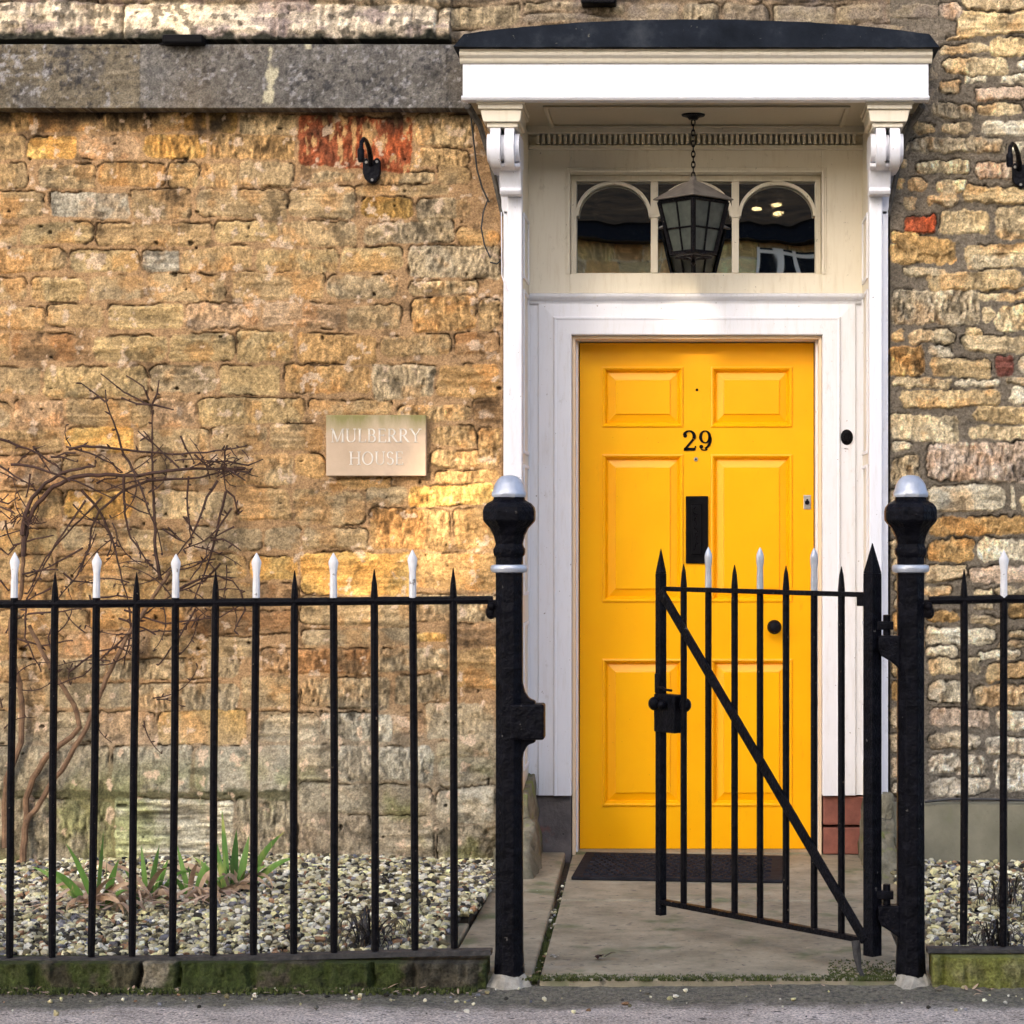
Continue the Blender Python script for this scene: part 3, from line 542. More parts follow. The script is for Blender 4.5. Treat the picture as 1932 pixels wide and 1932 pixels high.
cb.build('cable', M['wire'], nb, smooth=True)
# ------------------------------------------------------------------ porch and door surround (parts of the house)
YS = 0.30                               # face of the door surround
S = lambda px: wx(px, YS)
T = lambda py: wz(py, YS)
lx, rx = S(1000), S(1628)
sur = MB()
ox0, ox1, oz = S(1079), S(1551), T(633)             # opening of the doorway
sur.box(lx-0.06, ox0, YS, YS+0.16, T(1500), T(556)).box(ox1, rx+0.06, YS, YS+0.16, T(1500), T(556)).box(ox0, ox1, YS, YS+0.16, oz, T(556))
so_ = sur.build('door_surround', M['white'], house, bevel=0.002)
# architrave mouldings: raised band round the doorway, mitred
def ring_moulding(mb, x0, x1, z0, z1, steps, y):     # open-bottom frame; steps: [(outset, proud)]
    for (o0, p0), (o1, p1) in zip(steps[:-1], steps[1:]):
        a = [(x0-o0, z0), (x0-o0, z1+o0), (x1+o0, z1+o0), (x1+o0, z0)]; b = [(x0-o1, z0), (x0-o1, z1+o1), (x1+o1, z1+o1), (x1+o1, z0)]
        for i in range(3):
            mb.add([(a[i][0], y-p0, a[i][1]), (a[i+1][0], y-p0, a[i+1][1]), (b[i+1][0], y-p1, b[i+1][1]), (b[i][0], y-p1, b[i][1])], [(0,1,2,3)])
am = MB(); ring_moulding(am, ox0-0.001, ox1+0.001, T(1500), oz+0.001, [(0,0.0),(0,0.020),(0.004,0.023),(0.056,0.023),(0.060,0.026),(0.064,0.026),(0.070,0.014),(0.125,0.010),(0.13,0.0)], YS)
am.build('architrave', M['white'], so_, smooth=False)
# inner door frame: beige rebate, white bead
fr = MB()
for (a, b, y0, y1, m) in [(1079,1085,YS+0.02,YS+0.2,'c')]: pass
DY = YS+0.125
dx0, dx1, dzt = wx(1094, DY), wx(1535, DY), wz(647, DY)
fr = MB(); fr.box(ox0+0.001, ox0+0.013, YS+0.006, YS+0.19, 0, oz-0.001).box(ox1-0.013, ox1-0.001, YS+0.006, YS+0.19, 0, oz-0.001).box(ox0+0.013, ox1-0.013, YS+0.006, YS+0.19, oz-0.013, oz-0.001)
fr.build('frame_edge', M['cream_edge'], so_, bevel=0.002)
fr = MB(); fr.box(ox0+0.013, dx0-0.004, YS+0.05, YS+0.19, 0, oz-0.013).box(dx1+0.004, ox1-0.013, YS+0.05, YS+0.19, 0, oz-0.013).box(dx0-0.004, dx1+0.004, YS+0.05, YS+0.19, dzt+0.004, oz-0.013)
fr.build('frame_bead', M['white'], so_, bevel=0.003)
fr = MB().box(dx0-0.02, dx1+0.02, DY+0.047, DY+0.06, 0, dzt+0.02); fr.build('door_rebate', M['flat_black'], so_)
MB().box(ox0-0.0, ox1, YS+0.03, DY+0.046, -0.02, 0.006).build('threshold', M['flag'], so_)
# cornice rail over the architrave (y 556-572)
ck = MB(); ck.prism_x([(YS-0.001, T(573)), (YS-0.012, T(573)), (YS-0.014, T(569)), (YS-0.032, T(565)), (YS-0.040, T(561)), (YS-0.042, T(557)), (YS-0.030, T(555.5)), (YS-0.001, T(553))][::-1], lx+0.002, rx-0.002)
ck.build('surround_cornice', M['white'], so_, bevel=0.0)
# fanlight panel (cream, warm bounce put into the paint), opening 1075-1551 x 325-517
fo = (S(1075), S(1551), T(517), T(325)); zt = T(252)
fp = MB(); fp.box(lx-0.06, fo[0], YS+0.004, YS+0.14, T(555), zt).box(fo[1], rx+0.06, YS+0.004, YS+0.14, T(555), zt).box(fo[0], fo[1], YS+0.004, YS+0.14, T(555), fo[2]).box(fo[0], fo[1], YS+0.004, YS+0.14, fo[3], zt)
fl = fp.build('fanlight_surround', M['white_up'], house, bevel=0.002)
fb = MB()
for o0, o1, p in ((0.0, 0.010, 0.008),(0.010,0.018,0.004)):
    fb.box(fo[0]-o1, fo[0]-o0, YS+0.004-p, YS+0.01, fo[2], fo[3]+o1).box(fo[1]+o0, fo[1]+o1, YS+0.004-p, YS+0.01, fo[2], fo[3]+o1).box(fo[0]-o0, fo[1]+o0, YS+0.004-p, YS+0.01, fo[3]+o0, fo[3]+o1)
fb.build('fanlight_bead', M['white_up'], fl, bevel=0.002)
# fanlight window: frame, arches, mullions, glass
YG = YS+0.085; G = lambda px: wx(px, YG); GT = lambda py: wz(py, YG)
fan = MB(); fan.box(fo[0]+0.001, G(1088), YG-0.018, YG+0.02, fo[2]+0.001, GT(343)).box(G(1538), fo[1]-0.001, YG-0.018, YG+0.02, fo[2]+0.001, GT(343)).box(fo[0]+0.001, fo[1]-0.001, YG-0.018, YG+0.02, GT(343), fo[3]-0.001)
fan.box(G(1088), G(1538), YG-0.010, YG+0.02, fo[2]+0.001, GT(515.5))
fw = fan.build('fanlight_window', M['white_up'], house, bevel=0.002)
for px in (1234.5, 1387.5):
    m = MB(); m.box(G(px-6.5), G(px+6.5), YG-0.016, YG+0.015, GT(515.5), GT(412)).box(G(px-8.5), G(px+8.5), YG-0.021, YG+0.015, GT(411.8), GT(405))
    m.box(G(px-7), G(px+7), YG-0.013, YG+0.015, GT(404.8), GT(343)).build('mullion', M['white_up'], fw, bevel=0.002)
for a, b in ((1088,1228),(1241,1381),(1394,1538)):
    m = MB(); n = 22; cx = (G(a)+G(b))/2; rxo = (G(b)-G(a))/2+0.004; rzo = GT(343)-GT(408); th = 0.013
    for i in range(n):
        t0, t1 = math.pi*i/n, math.pi*(i+1)/n
        q = [(cx+rxo*math.cos(t0), GT(408)+rzo*math.sin(t0)), (cx+rxo*math.cos(t1), GT(408)+rzo*math.sin(t1)), (cx+(rxo-th)*math.cos(t1), GT(408)+(rzo-th)*math.sin(t1)), (cx+(rxo-th)*math.cos(t0), GT(408)+(rzo-th)*math.sin(t0))]
        m.prism(q, YG-0.019, YG+0.012)
    m.build('arch_bar', M['white_up'], fw)
MB().box(G(1086), G(1540), YG+0.022, YG+0.027, GT(517), GT(341)).build('window_pane', M['glass'], fw)
# dark hall behind the fanlight
rm = MB(); bx0, bx1, by0, by1, bz0, bz1 = lx-0.05, rx+0.05, YS+0.21, YS+3.0, 0.0, 3.2
rm.box(bx0, bx1, by1, by1+0.05, bz0, bz1).box(bx0-0.05, bx0, YS+0.165, by1, bz0, bz1).box(bx1, bx1+0.05, YS+0.165, by1, bz0, bz1).box(bx0, bx1, YS+0.165, by1, bz1, bz1+0.05)
rm.build('hall_interior', M['inside'], house)
# ceiling lights seen through the right pane
def emit(name, col, st):
    m, t, b = new_mat(name); b.inputs['Base Color'].default_value = (*col,1); b.inputs['Emission Color'].default_value = (*col,1); b.inputs['Emission Strength'].default_value = st; return m
EM = emit('lit_lamp', (1.0,0.72,0.36), 14)
for i, (px, py, lab) in enumerate([(1428,394,'glowing hall ceiling light behind the right fanlight pane, leftmost of three'),(1467,386,'glowing hall ceiling light behind the right fanlight pane, topmost of three'),(1470,402,'glowing hall ceiling light behind the right fanlight pane, lowest of three')]):
    Y = YS+1.2; p = P(px, py, Y)
    c = thing('ceiling_light', lab, 'ceiling light', (p[0], p[1], p[2]), 'lit ceiling lights inside the hall')
    MB().sphere(p, 0.022, 12, 6, (1,1,0.38)).build('lamp_disc', EM, c, smooth=True)
    MB().tube([(p[0],p[1],p[2]+0.008),(p[0],p[1],bz1)], 0.003).build('stem', M['metal'], c)
# side cheeks
YF = -0.06; dpx = lambda px: wx(px, YF); dpz = lambda py: wz(py, YF)
for s, (a, b, c2) in (('l', (dpx(957), dpx(985), dpx(948.5))), ('r', (dpx(1665), dpx(1640), dpx(1677)))):
    pp = MB().box(a, b, YF, YF+0.05, dpz(1500) if s == 'l' else dpz(1578), dpz(364)).build('porch_post', M['white'], house, bevel=0.005)
    inner = b; q = 0.012 if s == 'l' else -0.012
    MB().box(inner-q*2, inner-0.002*(1 if s=='l' else -1), YF+0.05, YS+0.02, T(1500), T(252)).build('cheek_panel', M['white_up'], pp, bevel=0.002)
    mbp = MB()
    for (z0, z1) in ((T(1440),T(1170)),(T(1120),T(880)),(T(860),T(560)),(T(540),T(420))):
        e = inner-0.002*(1 if s=='l' else -1); e2 = e + (0.006 if s == 'l' else -0.006)
        mbp.box(e, e2, YF+0.08, YF+0.095, z0, z1).box(e, e2, YS-0.05, YS-0.035, z0, z1).box(e, e2, YF+0.095, YS-0.05, z1-0.012, z1).box(e, e2, YF+0.095, YS-0.05, z0, z0+0.012)
    mbp.build('panel_moulding', M['white'], pp, bevel=0.001)
    MB().box(a, c2, YF+0.03, YF+0.09, dpz(1500), dpz(395)).build('backing_board', M['white'], pp, bevel=0.003)
# cornice with dentils at the back under the soffit
dn = MB(); dn.box(lx-0.01, rx+0.01, YS-0.055, YS+0.003, T(256), T(248)+0.02).box(lx-0.01, rx+0.01, YS-0.002, YS+0.003, T(275), T(256)).box(lx-0.01, rx+0.01, YS-0.022, YS+0.003, T(283), T(275.2))
dco = dn.build('dentil_cornice', M['white_up'], house, bevel=0.003)
for i in range(58):
    x = S(1016) + (S(1610)-S(1016))*i/57.0
    MB().box(x-0.0055, x+0.0055, YS-0.040, YS-0.002, T(273.5), T(257)).build('dentil', M['white_up'], dco)
# canopy
YC = -0.28; cx_ = lambda px: wx(px, YC); czp = lambda py: wz(py, YC)
can = thing('x','x','x'); bpy.data.objects.remove(can)
fa = MB(); fa.box(cx_(873), cx_(1752), YC, 0.0, czp(181), czp(119)).box(cx_(873)+0.04, cx_(1752)-0.04, YC+0.03, YS+0.1, czp(181)+0.02, czp(119))
cano = fa.build('canopy', M['white'], house, bevel=0.002)
mo = MB(); prof = [(YC+0.01, czp(120)), (YC-0.008, czp(119.5)), (YC-0.014, czp(116)), (YC-0.016, czp(112)), (YC-0.030, czp(107)), (YC-0.034, czp(103)), (YC-0.022, czp(99)), (YC-0.024, czp(95)), (YC+0.01, czp(94.5))]
mo.prism_x(prof[::-1], cx_(868), cx_(1758)); mo.build('canopy_moulding', M['white_up'], cano)
MB().prism_x([(YC+0.01, czp(180.5)),(YC-0.010,czp(181.5)),(YC-0.016,czp(185)),(YC-0.010,czp(189.5)),(YC+0.04,czp(190))], cx_(871), cx_(1753)).build('canopy_bead', M['white'], cano, bevel=0.001)
MB().box(cx_(880), cx_(1746), YC+0.04, YS+0.1, czp(190)+0.001, czp(181)+0.018).build('soffit', M['cream'], cano)  # paint colour holds the shade under the canopy
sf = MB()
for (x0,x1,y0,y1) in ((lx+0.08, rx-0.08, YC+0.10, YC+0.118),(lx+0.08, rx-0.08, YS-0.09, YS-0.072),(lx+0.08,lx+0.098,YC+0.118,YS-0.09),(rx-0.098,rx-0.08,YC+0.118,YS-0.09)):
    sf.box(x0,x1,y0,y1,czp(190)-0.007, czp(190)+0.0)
sf.build('soffit_moulding', M['cream'], cano, bevel=0.003)  # paint colour holds the shade under the canopy
# lead roof, low segmental barrel with sagging ends
n = 48; top = []; bot = []
for i in range(n+1):
    u = i/n; px = 858 + (1770-858)*u; e = min(u, 1-u)*(1770-858)
    y = 42 + 30*abs(2*u-1)**2.2 + (0 if e > 22 else (22-e)**2*0.045)
    top.append((cx_(px)*1.0, czp(y + random.uniform(-0.6,0.6)))); bot.append((cx_(px), czp(94 + random.uniform(-0.8,0.8))))
L = MB(); YL = YC-0.05
for i in range(n):
    a, b, c, d = bot[i], bot[i+1], top[i+1], top[i]
    L.add([(a[0],YL,a[1]),(b[0],YL,b[1]),(c[0],YL+0.004,c[1]),(d[0],YL+0.004,d[1])],[(0,1,2,3)])
    L.add([(d[0],YL+0.004,d[1]),(c[0],YL+0.004,c[1]),(c[0],0.02,c[1]+0.03),(d[0],0.02,d[1]+0.03)],[(0,1,2,3)])
    L.add([(a[0],YL,a[1]),(b[0],YL,b[1]),(b[0],0.02,b[1]),(a[0],0.02,a[1])],[(3,2,1,0)])
for (b_, t_, o) in ((bot[0],top[0],0),(bot[-1],top[-1],1)):
    L.add([(b_[0],YL,b_[1]),(t_[0],YL+0.004,t_[1]),(t_[0],0.02,t_[1]+0.03),(b_[0],0.02,b_[1])],[(0,1,2,3)])
L.build('lead_roof', M['lead'], cano, smooth=True)
# brackets (scrolled consoles)
for side in (0, 1):
    def bx(px): return px if side == 0 else 2*1311.5-px + 0.0
    def X_(px, Y): return wx(bx(px), Y)
    b0 = MB(); YB = -0.25
    b0.prism([(X_(905,YB), wz(200,YB)), (X_(987,YB), wz(200,YB)), (X_(987,YB), wz(206,YB)), (X_(905,YB), wz(206,YB))], YB-0.005, 0.02)
    b0.box(X_(899,YB), X_(989,YB), YB-0.012, 0.02, wz(197,YB), wz(190.5,YB))
    b0.box(X_(902,YB), X_(987,YB), YB-0.006, 0.02, wz(205.8,YB), wz(197.2,YB))
    b0.prism([(X_(906,YB), wz(206,YB)), (X_(911,YB), wz(228,YB)), (X_(914,YB), wz(229,YB)), (X_(978,YB), wz(229,YB)), (X_(981,YB), wz(228,YB)), (X_(984,YB), wz(206,YB))], YB+0.005, 0.0)
    b0.box(X_(918,YB), X_(976,YB), YB+0.02, 0.0, wz(238,YB), wz(229.2,YB))
    br = b0.build('bracket', M['white_up'], house, bevel=0.003)
    sc = MB()      # scroll, lobed across
    for (a, b, rr_) in ((917,924,0.050),(924.2,943,0.078),(943.2,951,0.046),(951.2,969,0.078),(969.2,978,0.050)):
        yc, zc = YB+0.065, wz(273,YB)
        pts = [(yc-rr_*math.cos(t)*0.85, zc+rr_*math.sin(t)) for t in [math.pi*k/16-math.pi/2 for k in range(17)]]
        pts = pts + [(0.0, zc+rr_), (0.0, zc-rr_)]
        xa, xb = sorted((X_(a,YB), X_(b,YB))); sc.prism_x(pts[::-1], xa, xb)
    sc.build('scroll', M['white'], br, smooth=True)
    # tapered body below the scroll
    bo = MB(); xa, xb = sorted((X_(943,-0.12), X_(984,-0.12)))
    bo.prism_x([(-0.19, wz(314,-0.12)), (-0.19, wz(320,-0.12)), (-0.155, wz(324,-0.12)), (-0.125, wz(355,-0.12)), (-0.135, wz(360,-0.12)), (-0.125, wz(367,-0.12)), (YF+0.001, wz(367,-0.12)), (YF+0.001, wz(305,-0.12)), (-0.14, wz(305,-0.12))], xa, xb)
    bo.build('console_body', M['white'], br, bevel=0.004)
    wg = MB(); Yw = -0.03
    wg.prism([(X_(925,Yw), wz(235,Yw)), (X_(931,Yw), wz(310,Yw)), (X_(935,Yw), wz(350,Yw)), (X_(943,Yw), wz(385,Yw)), (X_(950,Yw), wz(405,Yw)), (X_(984,Yw), wz(405,Yw)), (X_(984,Yw), wz(235,Yw))], Yw, 0.02)
    wg.build('side_wing', M['white'], br, bevel=0.003)
    lf = MB(); lf.tube([P(bx(883), 200, -0.22), P(bx(905), 235, -0.14), P(bx(925), 300, -0.06), P(bx(938), 360, -0.03), P(bx(948), 408, -0.02)], [0.014,0.012,0.011,0.01,0.008], 6)
    lf.build('lead_flashing', nmat('mortar_fillet', [(0.3,(0.03,0.028,0.024)),(0.7,(0.13,0.115,0.095))], 30, 5, 0.9, 0.5, 60), br, smooth=True)
# door leaf
def fielded(mb, x0, x1, z0, z1, y, steps):
    for (i0, d0), (i1, d1) in zip(steps[:-1], steps[1:]):
        a = [(x0+i0, y+d0, z0+i0), (x1-i0, y+d0, z0+i0), (x1-i0, y+d0, z1-i0), (x0+i0, y+d0, z1-i0)]
        b = [(x0+i1, y+d1, z0+i1), (x1-i1, y+d1, z0+i1), (x1-i1, y+d1, z1-i1), (x0+i1, y+d1, z1-i1)]
        mb.add(a+b, [(k, (k+1) % 4, 4+(k+1) % 4, 4+k) for k in range(4)])
    i, d = steps[-1]; mb.add([(x0+i,y+d,z0+i),(x1-i,y+d,z0+i),(x1-i,y+d,z1-i),(x0+i,y+d,z1-i)], [(0,1,2,3)])
D_ = lambda px: wx(px, DY); DZ = lambda py: wz(py, DY)
px_ = [(1136,1289),(1341,1495)]; pz_ = [(692,806),(857,1136),(1243,1521)]
xsd = [dx0, D_(1136), D_(1289), D_(1341), D_(1495), dx1]; zsd = [0.008, DZ(1521), DZ(1243), DZ(1136), DZ(857), DZ(806), DZ(692), dzt]
leaf = MB()
for i in range(5):
    for j in range(7):
        if i in (1, 3) and j in (1, 3, 5): continue
        leaf.add([(xsd[i],DY,zsd[j]),(xsd[i+1],DY,zsd[j]),(xsd[i+1],DY,zsd[j+1]),(xsd[i],DY,zsd[j+1])], [(0,1,2,3)])
leaf.box(dx0, dx1, DY+0.030, DY+0.045, 0.008, dzt)
leaf.add([(dx0,DY,0.008),(dx0,DY,dzt),(dx0,DY+0.03,dzt),(dx0,DY+0.03,0.008),(dx1,DY,0.008),(dx1,DY,dzt),(dx1,DY+0.03,dzt),(dx1,DY+0.03,0.008)], [(0,1,2,3),(4,7,6,5),(1,5,6,2),(0,3,7,4)])
door = leaf.build('door', M['yellow'], house)
for (a, b) in px_:
    for (c, d) in pz_:
        m = MB(); fielded(m, D_(a), D_(b), DZ(d), DZ(c), DY, [(0,0),(0.001,-0.005),(0.006,-0.007),(0.011,-0.003),(0.015,0.004),(0.019,0.016),(0.021,0.018),(0.050,0.009),(0.051,0.005),(0.053,0.004)])
        m.build('door_panel', M['yellow'], door)
lb = MB(); lb.box(D_(1294), D_(1336), DY-0.010, DY-0.001, DZ(1063), DZ(936)).box(D_(1304), D_(1324), DY-0.016, DY-0.010, DZ(1046), DZ(952))
lbo = lb.build('letter_plate', M['flat_black'], door, bevel=0.002)
lr_ = random.Random(4); le = MB()
le.box(D_(1303), D_(1325), DY-0.0175, DY-0.0155, DZ(950), DZ(949)).box(D_(1303), D_(1325), DY-0.0175, DY-0.0155, DZ(1049), DZ(1048))
for k in range(12): le.torus((D_(1314)+lr_.uniform(-.008,.008), DY-0.0165, DZ(960+k*7)), lr_.uniform(0.004,0.009), 0.0022, 'y', 10, 4, a0=lr_.uniform(0,3), a1=lr_.uniform(3.5,6))
le.build('cast_ornament', M['iron'], lbo)
kn = MB(); kc = P(1461,1183,DY-0.05)
kn.sphere(kc, 0.028, 20, 12, (1,0.8,1)); kn.tube([(kc[0],DY-0.001,kc[2]),(kc[0],DY-0.035,kc[2])], [0.02,0.011], 14)
kn.build('door_knob', M['black'], door, smooth=True)
MB().box(D_(1516), D_(1530), DY-0.004, DY-0.0005, DZ(961), DZ(934)).build('lock_plate', M['metal'], door, bevel=0.002)
MB().tube([P(1523,948,DY-0.004), P(1523,948,DY-0.011)], 0.009, 14).tube([P(1523,943,DY-0.0115), P(1523,943,DY-0.013)], 0.004, 10).build('lock_cylinder', M['iron'], door)
MB().tube([P(1313,866.5,DY-0.0005), P(1313,866.5,DY-0.004)], 0.008, 14).build('spyhole', M['metal'], door)
MB().tube([P(1313,866.5,DY-0.0045), P(1313,866.5,DY-0.0055)], 0.004, 10).build('spyhole_eye', M['flat_black'], door)
MB().tube([P(1315,735.5,DY-0.0005), P(1315,735.5,DY-0.002)], 0.0055, 8).build('screw_hole', M['flat_black'], door)
# ---- letters and figures as cut shapes
def stroke_line(mb, T_, x1, y1, x2, y2, w, y0, yt):
    dx, dy = x2-x1, y2-y1; L_ = math.hypot(dx, dy); nx, ny = -dy/L_*w/2, dx/L_*w/2
    mb.prism([T_(x1-nx,y1-ny), T_(x2-nx,y2-ny), T_(x2+nx,y2+ny), T_(x1+nx,y1+ny)], y0, yt)
def stroke_arc(mb, T_, cx, cy, rx_, ry_, a0, a1, wt, wk, y0, yt, n=20):
    for i in range(n):
        t0, t1 = R(a0+(a1-a0)*i/n), R(a0+(a1-a0)*(i+1)/n); q = []
        for t in (t0, t1):
            w_ = wt + (wk-wt)*abs(math.cos(t))**1.5; q.append([(cx+(rx_+s*w_/2)*math.cos(t), cy+(ry_+s*w_/2)*math.sin(t)) for s in (-1, 1)])
        mb.prism([T_(*q[0][0]), T_(*q[1][0]), T_(*q[1][1]), T_(*q[0][1])], y0, yt)
K, N_ = 0.12, 0.055
def srf(x, y, w=0.22): return ('l', x-w/2, y, x+w/2, y, N_)
GL = {
 'M': (1.05, [('l',.14,0,.14,1,N_),('l',.14,1,.50,.02,K),('l',.50,.02,.86,1,N_),('l',.88,0,.88,1,K),srf(.14,.02),srf(.88,.02,.26),srf(.1,.98,.16),srf(.92,.98,.16)]),
 'U': (0.90, [('l',.18,.3,.18,1,K),('l',.72,.3,.72,1,N_),('a',.45,.30,.27,.28,180,360,N_,K*.8),srf(.18,.98,.26),srf(.72,.98)]),
 'L': (0.70, [('l',.18,0,.18,1,K),('l',.1,.02,.62,.02,N_),('l',.62,0,.62,.2,N_),srf(.18,.98,.26)]),
 'B': (0.76, [('l',.18,0,.18,1,K),('a',.34,.75,.22,.23,-90,90,N_,K),('a',.36,.27,.26,.25,-90,90,N_,K),('l',.08,.98,.36,.98,N_),('l',.18,.52,.36,.52,N_),('l',.08,.02,.38,.02,N_)]),
 'E': (0.72, [('l',.18,0,.18,1,K),('l',.08,.98,.60,.98,N_),('l',.18,.52,.50,.52,N_),('l',.08,.02,.64,.02,N_),('l',.60,.98,.60,.82,N_),('l',.64,.02,.64,.2,N_),('l',.5,.44,.5,.6,N_)]),
 'R': (0.84, [('l',.18,0,.18,1,K),('a',.34,.74,.24,.24,-90,90,N_,K),('l',.08,.98,.36,.98,N_),('l',.18,.50,.36,.50,N_),('l',.38,.5,.74,.02,K),srf(.18,.02,.26),srf(.78,.02,.16)]),
 'Y': (0.86, [('l',.43,0,.43,.5,K),('l',.43,.48,.10,1,K),('l',.43,.48,.76,1,N_),srf(.43,.02,.28),srf(.1,.98,.24),srf(.76,.98)]),
 'H': (0.96, [('l',.18,0,.18,1,K),('l',.78,0,.78,1,K),('l',.18,.52,.78,.52,N_),srf(.18,.02,.28),srf(.78,.02,.28),srf(.18,.98,.28),srf(.78,.98,.28)]),
 'O': (1.0, [('a',.5,.5,.38,.48,0,360,N_,K)]),
 'S': (0.66, [('a',.33,.74,.2,.24,20,250,N_,K*.9),('a',.33,.27,.22,.25,-160,90,N_,K),('l',.30,.51,.36,.51,K)]),
 '2': (0.72, [('a',.34,.70,.24,.27,-25,165,0.07,0.17),('l',.55,.57,.14,.08,.11),('l',.08,.075,.60,.075,.15),('l',.60,.03,.645,.24,.07),('a',.145,.735,.05,.05,0,360,.09,.09)]),
 '9': (0.72, [('a',.34,.68,.22,.29,0,360,0.06,0.15),('a',.10,.55,.50,.50,-62,15,.08,.13),('a',.30,.14,.17,.11,190,330,.06,.06),('a',.155,.20,.05,.05,0,360,.09,.09)])}
def glyph(mb, ch, x, z, h, y0, yt, sx=1.0):
    T_ = lambda u, v: (x+u*h*sx, z+v*h)
    for g in GL[ch][1]:
        if g[0] == 'l': stroke_line(mb, T_, *g[1:], y0, yt)
        else: stroke_arc(mb, T_, g[1], g[2], g[3], g[4], g[5], g[6], g[7], g[8], y0, yt)
    return GL[ch][0]*h*sx
def word(mb, txt, xa, xb, z, h, y0, yt):
    tot = sum(GL[c][0] for c in txt)*h; sx = (xb-xa)/tot; x = xa
    for c in txt: x += glyph(mb, c, x, z, h, y0, yt, sx)
for ch, a in (('2', 1287), ('9', 1317)):
    m = MB(); hh = DZ(812)-DZ(850.5); glyph(m, ch, D_(a), DZ(850.5), hh, DY-0.004, DY-0.0006, 1.02); m.build('house_number', M['flat_black'], door)
# bell push
be = MB(); bc = P(1597.5, 825, YS-0.012)
be.sphere((bc[0], YS-0.011, bc[2]), 0.0255, 20, 8, (0.95,0.55,1.2)); be.torus((bc[0],YS-0.024,bc[2]), 0.013, 0.003, 'y', 20, 6)
bo_ = be.build('bell_push', M['flat_black'], so_, smooth=True)
bl = MB(); u0 = bc[0]-0.009
GLl = {'B':'B','E':'E','L':'L'}
for c in 'BELL': u0 += glyph(bl, c, u0, wz(848, YS-0.013), 0.006, YS-0.0135, YS-0.0123, 0.9)
bl.build('bell_label', M['flat_black'], so_)

MB().box(wx(1590,YS-0.013), wx(1603,YS-0.013), YS-0.0128, YS-0.0103, wz(905,YS-0.013), wz(866,YS-0.013)).build('blank_plate', M['white'], so_, bevel=0.0008)
# plinths under the surround
pl = MB().box(lx-0.04, ox0-0.002, YS+0.006, YS+0.16, -0.05, T(1500)-0.002).build('stone_plinth', M['plinthgrey'], house, bevel=0.006)
pb = MB()
for (z0, z1) in ((0.0, T(1562)),(T(1558), T(1503))): pb.box(ox1+0.004, rx+0.03, YS+0.006, YS+0.15, z0+0.002, z1)
pb.build('brick_plinth', M['brick'], house, bevel=0.006)
def rough_block(pts_bottom, z0, pts_top, zt, seed, name, mat):   # tapered, knocked-about stone
    r = random.Random(seed); n = 4; m = MB()
    vs = [(p[0], p[1], z0) for p in pts_bottom] + [(p[0], p[1], zt_) for p, zt_ in zip(pts_top, zt)]
    m.add(vs, [(3,2,1,0),(4,5,6,7),(0,1,5,4),(1,2,6,5),(2,3,7,6),(3,0,4,7)])
    o = m.build(name, mat, house)
    bm = bmesh.new(); bm.from_mesh(o.data); bmesh.ops.subdivide_edges(bm, edges=bm.edges[:], cuts=7, use_grid_fill=True)
    for v in bm.verts:
        nn = Vector((r.uniform(-1,1), r.uniform(-1,1), r.uniform(-1,1)))*0.0065; v.co += nn
    bm.to_mesh(o.data); bm.free(); o.data.polygons.foreach_set('use_smooth', [True]*len(o.data.polygons)); return o
for s in (-1, 1):
    xi = -0.575 if s < 0 else 0.618; xo = -0.715 if s < 0 else 0.725
    rough_block([(xi,-0.075),(xo,-0.075),(xo,YS-0.004),(xi,YS-0.004)], -0.05, [(xi+s*0.035,-0.07),(xo,-0.07),(xo,YS-0.004),(xi+s*0.035,YS-0.004)], [0.27,0.27,0.315,0.315], 3+s, 'jamb_stone', M['mosstone'])
    xi = -0.548 if s < 0 else 0.622
    rough_block([(xi,-0.46),(xo,-0.46),(xo,-0.08),(xi,-0.08)], -0.05, [(xi+s*0.05,-0.30),(xo,-0.30),(xo,-0.08),(xi+s*0.03,-0.08)], [0.09,0.09,0.19,0.19], 8+s, 'jamb_stone', M['mosstone'])
# small cables on the left of the canopy
cb = MB().tube([P(888,215,-0.04), P(893,260,-0.03), P(900,320,-0.03), P(910,355,-0.03), P(923,382,-0.03)], 0.0035, 5)
cb.tube([P(921,375,-0.03), P(912,400,-0.03), P(908,430,-0.03), P(914,462,-0.03), P(925,486,-0.03)], 0.003, 5).tube([P(925,495,-0.03),P(938,498,-0.04),P(946,490,-0.05)], 0.003, 5)
cb.build('cable', M['wire'], house, smooth=True)
cb = MB().tube([P(946,400,-0.06), P(947,520,-0.06), P(955,546,-0.066), P(960,548,-0.066)], 0.002, 5); cb.build('cable', M['white'], house, smooth=True)

